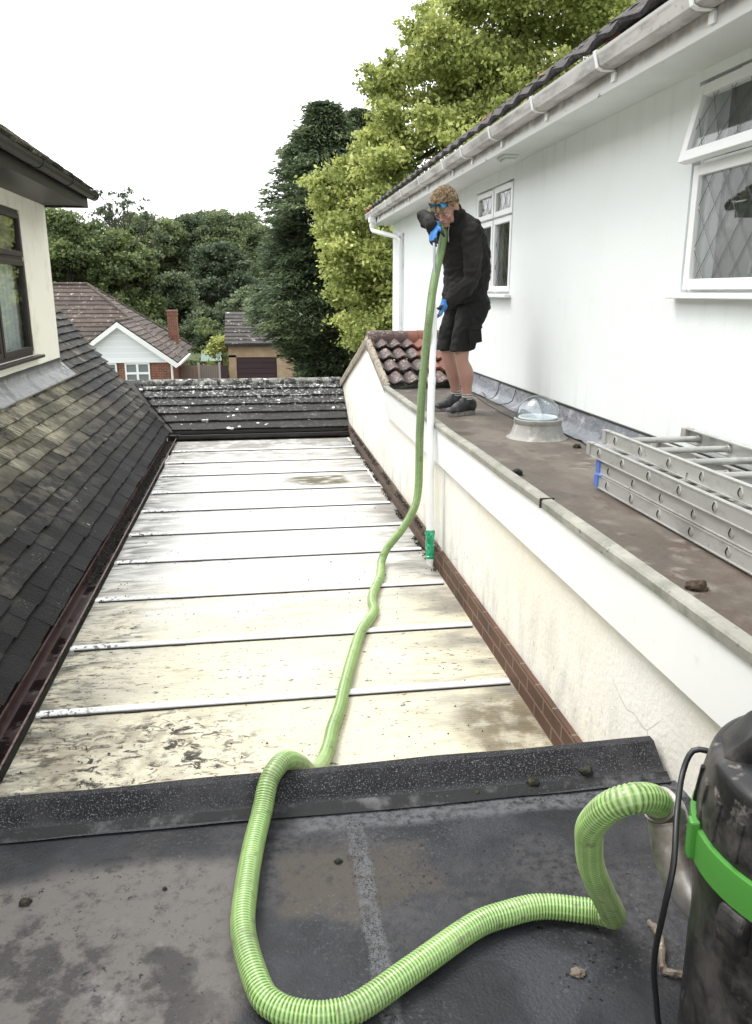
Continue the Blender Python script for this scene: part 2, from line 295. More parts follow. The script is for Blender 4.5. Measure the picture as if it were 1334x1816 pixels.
M['felt']=mat('dark_roof_felt',(.017,.018,.021),.42,[
  ((.034,.035,.040),[('noise',5,.40,.68,{'seed':40,'detail':9})]),
  ((.060,.058,.060),[('noise',1.6,.48,.60,{'seed':41,'detail':7}),('noise',40,.35,.6,{'amt':.8})],.6),
  ((.135,.124,.117),[('pos','X',-.10,-.16,{'wob':.35,'ws':1.6}),('pos','Y',1.93,1.86,{'wob':.22,'ws':3}),('noise',26,.20,.52,{'detail':10,'rough':.7,'amt':.95})],.72),
  ((.20,.19,.185),[('pos','X',-.2,-.3,{'wob':.3}),('pos','Y',1.75,1.6,{'wob':.3}),('noise',8,.52,.70,{'detail':9,'rough':.72,'seed':50,'amt':.8})],.7),
  ((.030,.029,.029),[('noise',3.2,.54,.60,{'detail':8,'rough':.65,'seed':16}),('pos','X',-.05,-.25,{'wob':.2,'amt':.8})],.5),
  ((.030,.030,.031),[('noise',13,.56,.66,{'detail':9,'rough':.7,'seed':17}),('pos','X',-.05,-.15,{'amt':.8})],.5),
  ((.070,.062,.054),[('pos','X',-.02,.02,{'wob':.12,'ws':6}),('pos','X',.235,.215,{'wob':.04}),('pos','Y',1.62,1.66,{'wob':.25,'ws':5}),('pos','Y',1.93,1.88,{'wob':.18,'ws':5}),('noise',20,.25,.55,{'detail':9,'rough':.7})],.7),
  ((.060,.054,.048),[('pos','X',.23,.25),('pos','X',.45,.38,{'wob':.2,'ws':5}),('pos','Y',1.66,1.69,{'wob':.18,'ws':5}),('pos','Y',1.92,1.87,{'wob':.15,'ws':6}),('noise',20,.25,.55,{'detail':9,'rough':.7})],.7),
  ((.040,.042,.050),[('noise',2.2,.46,.50,{'detail':2,'seed':22}),('pos','X',.45,.55,{'wob':.2}),('pos','Y',1.6,1.45,{'wob':.2,'amt':.9})],.08),
  ((.005,.005,.006),[('voro',42,.22,.12,{'warp':.02}),('noise',3,.50,.58,{'seed':21}),('pos','X',.2,.35)],.25),
  ((.006,.006,.006),[('noise',48,.59,.66,{'detail':9,'rough':.7}),('noise',2.2,.40,.58,{'seed':2,'amt':.9})],.6),
  ((.15,.152,.16),[('noise',90,.54,.64,{'detail':9,'rough':.75}),('noise',2.6,.46,.58,{'seed':31,'amt':.45})],.6),
  ((.105,.107,.112),[('pos','X',.200,.212,{'wob':.03,'ws':14}),('pos','X',.262,.248,{'wob':.03,'ws':14}),('pos','Y',2.06,2.04),('noise',38,.33,.56,{'detail':9,'rough':.7,'seed':60})],.6),
  ((.10,.103,.11),[('pos','X',.03,.10,{'wob':.08,'ws':6}),('pos','Y',1.955,1.985,{'wob':.06,'ws':6}),('noise',38,.34,.58,{'detail':9,'rough':.7,'seed':61})],.6),
  ((.004,.004,.005),[('crack',85,.06,.015,{'warp':.02,'ws':1}),('pos','X',.198,.21,{'wob':.02,'ws':9}),('pos','X',.264,.25,{'wob':.02,'ws':9}),('noise',9,.32,.5,{'amt':.9})],.7),
  ((.004,.004,.005),[('crack',26,.018,.004,{'warp':.06,'ws':2}),('pos','X',.19,.205,{'wob':.02,'ws':9}),('pos','X',.27,.255,{'wob':.02,'ws':9})],.7),
  ((.004,.004,.005),[('crack',75,.06,.015,{'warp':.02,'ws':1}),('pos','Y',1.95,1.98,{'wob':.05,'ws':6}),('pos','X',.03,.10),('noise',7,.40,.55,{'amt':.8,'seed':5})],.7),
  ],[([('noise',120,0,1,{'detail':6})],.0020,.9),([('noise',5,0,1)],.010,.5),([('noise',24,0,1,{'detail':8})],.0018,.5)],spec=.22)
M['mineral']=mat('mineral_felt',(.009,.009,.011),.95,[((.17,.175,.185),[('noise',230,.56,.66,{'detail':3})]),((.045,.045,.05),[('noise',5,.45,.65,{'amt':.7})]),((.05,.052,.058),[('pos','Z',2.735,2.715,{'wob':.012,'ws':9,'amt':.5})],.5)],[([('noise',170,0,1)],.003,.9),([('noise',12,0,1)],.01,.5)])
M['hose']=None
M['blackp']=mat('black_plastic',(.011,.011,.012),.34,[((.10,.092,.085),[('noise',6,.46,.70,{'detail':9,'rough':.68,'amt':.75})],.65),((.17,.155,.14),[('noise',28,.58,.70,{'detail':8}),('noise',4,.45,.6,{'seed':4})],.75),((.22,.22,.21),[('noise',22,.63,.74,{'stretch':(1,1,.25),'dist':1.5}),('pos','Z',3.1,2.8)],.6)],[([('noise',30,0,1)],.002,.4)],spec=.35)
M['greenb']=mat('green_rubber_band',(.065,.24,.04),.4,[((.06,.26,.04),[('noise',8,.5,.8)])])
M['steel']=mat('dirty_steel',(.52,.50,.48),.28,[((.22,.18,.15),[('noise',7,.45,.7)],.55),((.75,.74,.72),[('noise',20,.55,.8)])],metal=.75)
M['cable']=mat('black_cable',(.012,.012,.013),.4)
M['alu']=mat('ladder_aluminium',(.55,.55,.53),.40,[((.34,.34,.32),[('noise',8,.45,.7,{'stretch':(1,.4,1)})],.55),((.10,.10,.09),[('noise',26,.63,.70,{'detail':8}),('noise',2.6,.5,.6,{'seed':3})],.7),((.03,.03,.03),[('tint',0,.3,.15)],.8)],metal=.55)
M['hole']=mat('rung_socket',(.10,.10,.095),.6,metal=.4)
M['bluecap']=mat('blue_plastic_cap',(.09,.17,.50),.45,[((.25,.28,.35),[('noise',20,.6,.75)])])
M['rubber']=mat('grey_rubber_cap',(.33,.32,.30),.6)
M['domebase']=mat('grp_upstand',(.34,.335,.315),.7,[((.20,.195,.175),[('noise',6,.45,.7)]),((.48,.47,.44),[('noise',12,.55,.7,{'seed':2})])],[([('noise',25,0,1)],.004,.6)])
M['moss']=mat('moss',(.05,.035,.022),.9,[((.11,.075,.045),[('noise',30,.45,.7)])],[([('noise',60,0,1)],.01,1)])
M['mossd']=mat('dark_moss',(.018,.018,.014),.9,[((.05,.048,.03),[('noise',30,.5,.7)])],[([('noise',60,0,1)],.01,1)])
M['twig']=mat('dry_leaf_matter',(.16,.13,.10),.8,[((.40,.36,.30),[('noise',40,.5,.7)])],[([('noise',60,0,1)],.004,1)])
M['concslab']=mat('yard_concrete',(.22,.21,.19),.85,[((.12,.12,.10),[('noise',2,.4,.7)])])
M['grass']=mat('ground_grass',(.06,.09,.03),.9,[((.10,.12,.05),[('noise',.6,.4,.7)])])
M['bark']=mat('bark',(.055,.045,.035),.9,[((.10,.085,.07),[('noise',9,.45,.7,{'stretch':(1,1,.2)})])])
M['bgred']=mat('red_brick',(.22,.075,.045),.85,[((.10,.04,.03),[('noise',3,.4,.7)]),((.40,.34,.28),[('brick',1,.1,.9,{'h':'X','amt':.6})])])
M['bgyel']=mat('yellow_brick',(.38,.26,.16),.85,[((.47,.36,.23),[('noise',2,.4,.7)]),((.50,.44,.34),[('brick',1,.1,.9,{'h':'X','amt':.6})])])
M['bgroof']=mat('brown_roof_tile',(.055,.038,.030),.8,[((.085,.062,.05),[('noise',2,.4,.7)]),((.35,.33,.30),[('noise',6,.60,.66)])],tintamt=.9)
M['bgroofg']=mat('grey_roof_tile',(.05,.042,.038),.8,[((.03,.026,.024),[('noise',2,.4,.7)]),((.40,.39,.37),[('noise',5,.60,.68)])],tintamt=.6)
M['bgdoor']=mat('dark_garage_door',(.045,.022,.026),.5)
M['fence']=mat('weathered_fence_board',(.27,.20,.165),.85,[((.17,.125,.105),[('wave',3.5,.4,1,{'axis':'X','dist':.5,'amt':.6})])])
M['fence2']=mat('grey_fence_board',(.24,.21,.18),.85,[((.14,.12,.10),[('wave',3.5,.4,1,{'axis':'X','dist':.5,'amt':.6})])])
M['cpost']=mat('concrete_post',(.42,.40,.36),.85)
M['shedroof']=mat('green_felt_roof',(.20,.27,.22),.8)
M['shedwall']=mat('shed_wall',(.25,.15,.11),.8)
M['gablew']=mat('white_cladding',(.85,.87,.90),.6,[((.6,.62,.66),[('wave',1.2,.0,.12,{'axis':'Z','amt':.4})])])

# ---------------------------------------------------------------- ground
g=MB(); n=24; xs=np.linspace(-160,160,n); ys=np.concatenate([np.linspace(-40,14,6),np.linspace(18,60,10),np.linspace(70,400,8)])
def gz(x,y): return -1.35*min(1,max(0,(y-14)/20))
for y in ys:
    for x in xs: g.v.append((x,y,gz(x,y))); g.t.append(.5)
for j in range(len(ys)-1):
    for i in range(n-1): a=j*n+i; g.f.append((a,a+1,a+1+n,a+n))
tag(g.build('ground',M['grass'],smooth=True),kind='structure')
y0=MB(); y0.quad((-14,-8,.01),(14,-8,.01),(14,13.9,.01),(-14,13.9,.01)); tag(y0.build('yard',M['concslab']),kind='structure')
dr=MB(); dr.quad((-8,22,gz(0,22)+.01),(4,22,gz(0,22)+.01),(4,30,gz(0,30)+.01),(-8,30,gz(0,30)+.01)); dr.quad((-9,34.1,-1.34),(4,34.1,-1.34),(4,43,-1.34),(-9,43,-1.34)); tag(dr.build('driveway',M['concslab']),kind='structure')

# ---------------------------------------------------------------- right-hand white house
WX=2.13
H=root('white_house',(WX,12.65,0),'white rendered upper wall of the house on the right, behind the standing man','house')
WIN=[(2.25,3.91,4.20,5.16),(6.72,7.86,4.19,5.10)]
b=MB(); T=.3; zt=5.21; y=-4.0
for (a,c,z0,z1) in WIN:
    b.box(WX,WX+T,y,a,0,zt); b.box(WX,WX+T,a,c,0,z0); b.box(WX,WX+T,a,c,z1,zt); y=c
b.box(WX,WX+T,y,12.65,0,zt); b.box(WX+T,9,12.35,12.65,0,zt); b.box(8.7,9,-4,12.35,0,zt); b.box(WX+T,8.7,-4,-3.7,0,zt)
b.build('wall',M['wallw'],H)
b=MB(); b.box(1.83,WX+.2,-4.2,12.72,5.206,5.225); b.build('soffit',M['soffit'],H)
b=MB(); b.box(1.805,1.829,-4.2,12.74,5.178,5.40); b.box(1.802,2.6,12.722,12.745,5.19,5.40); fas=b.build('fascia',M['fasciad'],H,bevel=.003)
b=MB(); b.box(2.9,2.95,-3.6,12.3,3.0,5.15); b.build('inner_wall',M['room'],H)
# tiled roof: only its wavy eaves edge shows
def wavy_roof(b,x0,z0,x1,z1,ya,yb,pitch,amp,th,rows,flip=False):
    L=math.hypot(x1-x0,z1-z0); ux,uz=(x1-x0)/L,(z1-z0)/L; nx,nz=-uz*(1 if ux>0 else -1),abs(ux)
    for r in range(rows):
        s0=L*r/rows; s1=min(L,L*(r+1)/rows+.05); ny=int((yb-ya)/pitch*8); top=[]; bot=[]
        jit=[rnd.uniform(-.007,.007) for _ in range(int((yb-ya)/pitch)+2)]
        for j in range(ny+1):
            yy=ya+(yb-ya)*j/ny; ph=(yy/pitch)%1; h=amp*(.5+.5*math.cos(2*math.pi*ph))**.8+jit[int((yy-ya)/pitch)]
            for s,e in((s0,.018),(s1,.0)):
                k=h+e; top.append((x0+ux*s+nx*k,yy,z0+uz*s+nz*k)); bot.append((x0+ux*s+nx*(k-th),yy,z0+uz*s+nz*(k-th)))
        nv=len(top); vs=top+bot; fs=[]
        for j in range(ny):
            a=j*2; fs+=[(a,a+1,a+3,a+2),(nv+a,nv+a+2,nv+a+3,nv+a+1),(a,a+2,nv+a+2,nv+a)]
        b.add(vs,fs,rnd.random()*.4+.3)
    return b
M['rtile']=mat('mossy_dark_pantile',(.035,.03,.028),.75,[((.09,.08,.07),[('noise',9,.5,.7)]),((.34,.10,.05),[('pos','Y',12.2,12.3)]),((.012,.012,.012),[('noise',14,.55,.65,{'seed':3})])],[([('noise',30,0,1)],.02,1)])
b=MB(); wavy_roof(b,1.735,5.380,5.2,7.9,-4.2,12.8,.30,.022,.022,4); b.build('roof',M['rtile'],H,smooth=60)
b=MB(); wavy_roof(b,8.9,5.385,5.25,7.9,-4.2,12.8,.22,.045,.03,3); b.build('roof',M['rtile'],H,smooth=60)
# gutter: square-line section
gp=[(1.80,5.330),(1.80,5.270),(1.79,5.256),(1.735,5.256),(1.714,5.266),(1.695,5.318),(1.690,5.330),(1.700,5.332),(1.719,5.272),(1.737,5.264),(1.788,5.264),(1.794,5.275),(1.794,5.330)]
b=MB(); b.prism([(x,-4.2,z) for x,z in gp],(0,16.8,0)); b.box(1.694,1.80,12.6,12.606,5.256,5.332); gu=b.build('gutter',M['upvcd'],H)
for yy in (2.4,3.25,4.136,5.083,5.997,6.805,7.471,8.55,9.6,10.7,11.9):
    k=MB(); k.prism([(1.803,yy-.014,5.250),(1.733,yy-.014,5.250),(1.705,yy-.014,5.262),(1.684,yy-.014,5.335),(1.696,yy-.014,5.340),(1.716,yy-.014,5.334),(1.69,yy-.014,5.334),(1.709,yy-.014,5.265),(1.735,yy-.014,5.2545),(1.803,yy-.014,5.2545)],(0,.028,0))
    k.box(1.79,1.803,yy-.02,yy+.02,5.205,5.245); k.build('bracket',M['upvc'],gu)
b=MB(); b.box(1.70,1.79,12.13,12.27,5.19,5.257); b.tube([(1.745,12.2,5.19),(1.745,12.2,5.10)],.034,16); b.tube([(1.745,12.2,5.10),(1.76,12.17,5.07),(2.04,11.82,4.97),(2.085,11.76,4.92)],.034,16)
b.tube([(2.088,11.75,4.94),(2.088,11.75,0.1)],.033,16)
for zz in (4.97,4.55,3.2): b.tube([(2.088,11.75,zz),(2.088,11.75,zz+.05)],.038,16)
b.tube([(1.745,12.2,5.17),(1.745,12.2,5.13)],.040,16); b.build('downpipe',M['upvc'],H,smooth=True)
def diamonds(k,x,ya,yb,za,zb,py=.145,pz=.19,r=.0017):
    # diagonal lead cames clipped to the pane
    w=yb-ya; h=zb-za; sl=pz/py
    for s in(1,-1):
        c=-h/sl-w
        c=-math.ceil((h/sl+w)/py)*py
        while c<w+h/sl:
            pts=[]
            # y = ya + c + s*(z-za)/sl
            za_,zb_=za,zb
            f=lambda z:ya+c+(s*(z-za)/sl if s>0 else (zb-z)/sl)
            zs=[za+(zb-za)*i/60 for i in range(61)]; ins=[(f(z),z) for z in zs if ya<=f(z)<=yb]
            if len(ins)>1: k.tube([(x,ins[0][0],ins[0][1]),(x,ins[-1][0],ins[-1][1])],r,4,cap=False)
            c+=py
# near window: open fanlight over a fixed light; each window is a part of the house with its frame as the mesh
k=MB(); x=WX+.07
def window_mesh(ya,yb,za,zb,ys,zs,x,fw=.03,d=.06):
    k=MB()
    for q in((ya,ya+fw,za,zb),(yb-fw,yb,za,zb)): k.box(x-d/2,x+d/2,*q)
    for q in((ya+fw,yb-fw,za,za+fw),(ya+fw,yb-fw,zb-fw,zb)): k.box(x-d/2,x+d/2,*q)
    for z in zs: k.box(x-d/2+.002,x+d/2-.002,ya+fw,yb-fw,z-fw/2,z+fw/2)
    for y in ys: k.box(x-d/2+.004,x+d/2-.004,y-fw/2,y+fw/2,za+fw,zb-fw)
    return k
def simple_sash(k,gl,la,x,ya,yb,za,zb,fw=.05,d=.045,tilt=0):
    piv=Vector((x,0,zb)); m=Matrix.Translation(piv)@Matrix.Rotation(tilt,4,'Y')@Matrix.Translation(-piv)
    for q in((ya,ya+fw,za,zb),(yb-fw,yb,za,zb)): k.box(x-d/2,x+d/2,*q,m=m)
    for q in((ya+fw,yb-fw,za,za+fw),(ya+fw,yb-fw,zb-fw,zb)): k.box(x-d/2,x+d/2,*q,m=m)
    gl.append((x,ya+fw,yb-fw,za+fw,zb-fw,m))
def finish_window(fr,gl,lat=True,gm='glass'):
    for (x,a,c,e,f,m) in gl:
        k=MB(); k.box(x-.002,x+.002,a-.004,c+.004,e-.004,f+.004,m=m); k.build('pane',M[gm],fr)
        if lat:
            k=MB(); diamonds(k,0,a,c,e,f); k.v=[tuple(m@(Vector(p)+Vector((x-.006,0,0)))) for p in k.v]; k.build('lattice',M['came'],fr)
k=window_mesh(2.25,3.91,4.20,5.16,(3.08,),(4.80,),x); gl=[]
simple_sash(k,gl,None,x-.05,3.10,3.885,4.215,4.79); simple_sash(k,gl,None,x-.055,3.10,3.895,4.79,5.135,tilt=R(13)); simple_sash(k,gl,None,x-.05,2.27,3.06,4.215,4.79); simple_sash(k,gl,None,x-.055,2.27,3.06,4.79,5.135)
k.box(x-.05,x-.033,3.2,3.6,5.14,5.157)
wn_=k.build('window',M['upvc'],H,bevel=.003); finish_window(wn_,gl)
b=MB(); b.box(WX-.055,WX+.05,2.2,3.955,4.172,4.198); b.build('sill',M['upvc'],wn_,bevel=.004)
k=window_mesh(6.72,7.86,4.19,5.10,(7.28,),(4.83,),x); gl=[]
for a,c in((6.745,7.265),(7.295,7.835)): simple_sash(k,gl,None,x-.05,a,c,4.21,4.82,.045); simple_sash(k,gl,None,x-.05,a,c,4.84,5.08,.045)
k.box(x-.05,x-.033,6.9,7.4,5.082,5.097)
wf_=k.build('window',M['upvc'],H,bevel=.003); finish_window(wf_,gl)
b=MB(); b.box(WX-.055,WX+.05,6.68,7.9,4.160,4.188); b.build('sill',M['upvc'],wf_,bevel=.004)
for a,c in((2.3,3.9),(6.8,7.8)):
    b=MB(); nn=60
    for i in range(nn):
        y1=a+(c-a)*i/nn; y2=a+(c-a)*(i+1)/nn; b.quad((x+.085+.012*math.sin(i*1.3),y1,4.15),(x+.085+.012*math.sin(i*1.3+1.3),y2,4.15),(x+.085+.012*math.sin(i*1.3+1.3),y2,5.2),(x+.085+.012*math.sin(i*1.3),y1,5.2))
    M.setdefault('curd',mat('foliage_reflection_curtain',(.06,.075,.06),.85,[((.17,.19,.15),[('noise',5,.5,.68,{'detail':8})])])); b.build('curtain',M['curd'],wn_ if a<3 else wf_)  # curtain colour mottled green to stand in for foliage reflected in the glass
b=MB(); b.box(1.90,2.02,6.27,6.47,5.184,5.2055); b.box(1.915,2.005,6.29,6.45,5.160,5.1835); tag(b.build('eaves_lamp',M['soffit'],bevel=.008),'small flat square lamp fixed under the white eaves above the far window','lamp')

# ---------------------------------------------------------------- flat-roofed rendered extension on the right
X0=1.27
E_=root('rendered_extension',(X0,-2,0),'cream rendered flat-roofed extension with white fascia, under the standing man','extension')
b=MB(); gy=[(-3,0),(12.2,0),(12.2,2.80),(9.24,3.62),(7.74,3.235),(7.74,3.05),(-3,3.05)]
b.prism([(X0,y,z) for y,z in gy],(.2,0,0)); b.build('wall',M['cream'],E_)
b=MB(); b.box(1.243,X0-.001,2.32,11.2,1.9,2.415); b.build('brick_plinth',M['brickw'],E_)
b=MB(); b.box(1.258,X0-.001,5.30,5.32,2.417,3.045); b.build('corner_bead',M['upvc'],E_)
for a,c in((-3,.9),(.904,4.038),(4.042,7.74)):
    b=MB(); b.box(1.228,1.262,a,c,3.042,3.282); b.build('fascia',M['upvc'],E_,bevel=.002)
b=MB()
for i in range(60):
    a=-3+i*.179; b.box(1.214+noise.noise(Vector((0,a*1.7,0)))*.003,1.268,a,a+.179,3.2835,3.337+noise.noise(Vector((1,a*1.3,0)))*.005)
b2=MB(); n=90
for i in range(n+1):
    a=-3+10.74*i/n; q=noise.noise(Vector((0,a*1.7,0)))*.004; r=noise.noise(Vector((1,a*1.3,0)))*.006
    for xx,zz in((1.216+q,3.284),(1.214+q,3.314+r),(1.220+q,3.322+r),(1.262,3.325+r),(1.272,3.318+r),(1.285,3.282)): b2.v.append((xx,a,zz)); b2.t.append(.5)
for i in range(n):
    for k in range(5): b2.f.append((i*6+k,i*6+k+1,i*6+6+k+1,i*6+6+k))
b2.f+=[(0,1,2,3,4,5),tuple(n*6+k for k in range(5,-1,-1))]
kb=b2.build('kerb_edging',M['conc'],E_)
b=MB(); b.box(1.209,1.275,3.25,3.256,3.284,3.328); b.build('joint',M['gasket'],kb)
b=MB(); nx,ny=14,100
for i in range(ny+1):
    for j in range(nx+1):
        xx=1.27+(2.10-1.27)*j/nx; yy=-3+10.9*i/ny; b.v.append((xx,yy,3.28+.006*noise.noise(Vector((xx*2,yy*1.2,0))))); b.t.append(.5)
for i in range(ny):
    for j in range(nx): a=i*(nx+1)+j; b.f.append((a,a+1,a+nx+2,a+nx+1))
b.box(1.48,2.12,-3,7.9,3.0,3.26); b.build('roof_felt',M['feltman'],E_)
for si,(a,c) in enumerate(((-3,1.2),(1.2,4.85),(4.80,6.9),(6.86,7.9))):
    b=MB(); o_=.004*(si%2); pr=[(2.02,3.288),(2.055,3.294),(2.085,3.315),(2.105,3.35),(2.118,3.432),(2.129,3.436)]; n=40
    for i in range(n+1):
        yy=a+(c-a)*i/n
        for k,(xx,zz) in enumerate(pr):
            w=noise.noise(Vector((xx*9,yy*2.5,si)))*.012*(1 if k<4 else .2)+ (noise.noise(Vector((xx*30,yy*22,3)))*.02*(1 if k<4 else 0) if (si==1 and yy>4.5) else 0)
            b.v.append((xx-o_+w,yy,zz+o_+w*.6)); b.t.append(.5)
    for i in range(n):
        for k in range(5): b.f.append((i*6+k,i*6+k+1,i*6+6+k+1,i*6+6+k))
    b.build('lead_flashing',M['lead'],E_,smooth=True)
b=MB(); b.box(2.112,2.1295,-3,7.75,3.437,3.447); b.build('flashing_seal',M['gasket'],E_)
# little pitched roof at its far end
def wavy_x(b,p0,p1,xa,xb,pitch,amp,th,rows):
    (y0,z0),(y1,z1)=p0,p1; L=math.hypot(y1-y0,z1-z0); uy,uz=(y1-y0)/L,(z1-z0)/L; ny,nz=-uz*(1 if uy>0 else -1),abs(uy)
    for r in range(rows):
        s0=L*r/rows; s1=min(L,L*(r+1)/rows+.04); n=int((xb-xa)/pitch*12); top=[];bot=[];tt=[]; sh=.5*(r%2)
        for j in range(n+1):
            xx=xa+(xb-xa)*j/n; ph=((xx-xa)/pitch+.1)%1; c=.5+.5*math.cos(2*math.pi*ph); h=amp*c**.9; 
            for s,e,ex in((s0,.05,-.035*c),(s1,0,0)):
                q=h+e; s_=s+ex; top.append((xx,y0+uy*s_+ny*q,z0+uz*s_+nz*q)); bot.append((xx,y0+uy*s_+ny*(q-th),z0+uz*s_+nz*(q-th))); tt.append(c)
        nv=len(top); base=len(b.v); b.v+=top+bot; b.t+=tt+[0]*len(tt)
        for j in range(n):
            a=base+j*2; b.f+=[(a,a+1,a+3,a+2),(nv+a,nv+a+2,nv+a+3,nv+a+1),(a,a+2,nv+a+2,nv+a)]
    return b
b=MB(); wavy_x(b,(7.84,3.285),(9.24,3.66),1.275,2.128,.150,.05,.022,4); rf=b.build('pitched_roof',M['pantile'],E_,smooth=50)
b=MB(); wavy_x(b,(12.25,2.86),(9.24,3.66),1.275,2.128,.150,.05,.022,7); b.build('pitched_roof',M['pantile'],E_,smooth=50)
b=MB()
for i in range(3):
    xa=1.262+i*.29; b.tube([(xa,9.24,3.665),(xa+.285,9.24,3.665)],.118-.004*(i%2),24,upv=(0,0,1))
b.build('ridge_tile',M['pantile'],rf,smooth=True)
b=MB()
def vstrip(ya,za,yb,zb):
    n=14
    for i in range(n+1):
        f=i/n; yy=ya+(yb-ya)*f; zz=za+(zb-za)*f+.008*noise.noise(Vector((yy*6,0,2)))
        for xx,dz in((1.238,-.045),(1.232,.02),(1.245,.055),(1.285,.062),(1.285,-.045)): b.v.append((xx,yy,zz+dz)); b.t.append(.5)
    base=len(b.v)-5*(n+1)
    for i in range(n):
        for k in range(5): a=base+i*5+k; c=base+i*5+(k+1)%5; b.f.append((a,c,c+5,a+5))
    b.f+=[tuple(base+k for k in range(5)),tuple(base+n*5+k for k in range(4,-1,-1))]
vstrip(9.24,3.665,7.76,3.275); vstrip(9.22,3.665,12.26,2.835); b.build('verge',M['verge'],E_)
# thin cable looped over the flashing
b=MB(); b.tube(spline([(2.12,7.53,3.407),(2.10,7.50,3.32),(2.05,7.1,3.305),(1.985,6.75,3.29),(2.0,6.50,3.292),(2.06,6.34,3.33),(2.105,6.38,3.40),(2.125,6.40,3.44)],.04),.004,6); b.tube(spline([(2.02,7.55,3.287),(1.93,6.6,3.287),(1.90,5.9,3.287),(1.93,5.4,3.287)],.05),.004,6)
tag(b.build('roof_cable',M['cable']),'thin black cable looping over the lead flashing behind the standing man','cable')

# ---------------------------------------------------------------- skylight dome
D=root('sun_tunnel',(1.815,5.0,3.28),'clear dome skylight on a grey conical upstand on the brown flat roof','skylight')
b=MB(); c=(1.815,5.0,3.275)
b.lathe([(.212,0),(.19,.008),(.172,.03),(.150,.105),(.150,.118)],c,40); b.build('upstand',M['domebase'],D,smooth=True)
b=MB(); b.lathe([(.1535,.100),(.156,.104),(.156,.128),(.147,.132),(.147,.110)],c,40,cap=False); b.build('collar',M['domebase'],D,smooth=True)
b=MB(); b.lathe([(.128,.134),(.126,.142),(.118,.142),(.117,.120)],c,40,cap=False); b.build('inner_ring',M['upvc'],D,smooth=True)
b=MB(); b.lathe([(.115,.128),(.05,.126),(.001,.126)],c,40); M['lens']=mat('diffuser_lens',(.75,.80,.82),.2); b.build('diffuser',M['lens'],D,smooth=True)
b=MB(); b.lathe([(.145*math.cos(a),.130+.150*math.sin(a)) for a in np.linspace(0,math.pi/2-.02,16)],c,40); M['dome']=glassmat('dome_acrylic',(.90,.94,.96),1.7); b.build('dome',M['dome'],D,smooth=True)

# ---------------------------------------------------------------- ladders
def ladder(name,label,sections,cap,yfar,yend):
    Lr=root(name,(1.62,yfar,sections[0][2]),label,'ladder','ladders lying on the brown flat roof')
    for (xa,wid,z0,h,off) in sections:
        for s,xr in((1,xa),(-1,xa+wid)):
            # channel rail: web with top and bottom flanges
            b=MB(); fl=.022*s; y1=yfar+off
            b.box(xr-.002,xr+.002,yend,y1,z0+.003,z0+h-.003)
            b.box(min(xr-.0045*s,xr-.0045*s+fl),max(xr-.0045*s,xr-.0045*s+fl),yend,y1,z0+h-.006,z0+h-.001)
            b.box(min(xr-.0045*s,xr-.0045*s+fl),max(xr-.0045*s,xr-.0045*s+fl),yend,y1,z0+.001,z0+.006)
            rl=b.build('rail',M['alu'],Lr)
            k=MB(); yy=y1-.12; parts_=[]
            while yy>yend+.1:
                # teardrop rung socket, open end showing on the outside of the rail
                xo=xr-.002*s
                ring=[]; 
                for a in range(14):
                    t=2*math.pi*a/14; rr=.0155; zz=math.sin(t)*rr; yv=math.cos(t)*rr*.85
                    if zz>0: yv*=1-.45*(zz/rr); zz*=1.25
                    ring.append((yv,zz))
                n=len(ring); zc=z0+h*.5
                vs=[(xo-.003*s,yy+p*1.25,zc+q*1.2) for p,q in ring]+[(xo-.004*s,yy+p,zc+q) for p,q in ring]+[(xo+.0005*s,yy+p*.9,zc+q*.9) for p,q in ring]+[(xo-.0002*s,yy+p*1.3,zc+q*1.25) for p,q in ring]
                fs=[(i,(i+1)%n,n+(i+1)%n,n+i) for i in range(n)]+[(3*n+i,3*n+(i+1)%n,(i+1)%n,i) for i in range(n)]
                k.add(vs,fs,.5)
                k2=vs[n:3*n]
                k.add(k2,[(i,(i+1)%n,n+(i+1)%n,n+i) for i in range(n)]+[tuple(range(n,2*n))],.1)
                yy-=.25; parts_.append(k); k=MB()
            if s>0: socks=parts_
            q=MB(); q.box(xr-.008*s if s>0 else xr-.022,xr+.022 if s>0 else xr+.008,y1-.022,y1+.022,z0+.002,z0+h-.002); q.box(xr-.009,xr+.009,y1-.055,y1-.004,z0+h-.008,z0+h+.003)
            q.build('end_cap',M[cap],Lr,bevel=.004)
        yy=yfar+off-.12; ri=0
        while yy>yend+.1:
            r=socks[ri]; ri+=1; r.tube([(xa+.0025,yy,z0+h*.5),(xa+wid-.0025,yy,z0+h*.5)],.0145,12,t=.5); r.tube([(xa+wid-.012,yy,z0+h*.5),(xa+wid-.003,yy,z0+h*.5)],.019,12,t=.5); r.build('rung',M['alu'],Lr,smooth=True); yy-=.25
    return Lr
M['sock']=mat('unused_metal',(.36,.36,.34),.5,[((.03,.03,.03),[('tint',0,.3,.15)])],metal=.4)
ladder('ladder','lower aluminium ladder of the stack, with scuffed blue end caps',[(1.607,.40,3.292,.066,0),(1.612,.34,3.360,.066,.002)],'bluecap',3.56,.15)
ladder('ladder','upper aluminium ladder lying on top of the blue-capped one, with plain grey ends',[(1.600,.36,3.428,.068,.10),(1.640,.42,3.498,.070,.02)],'rubber',3.56,.25)
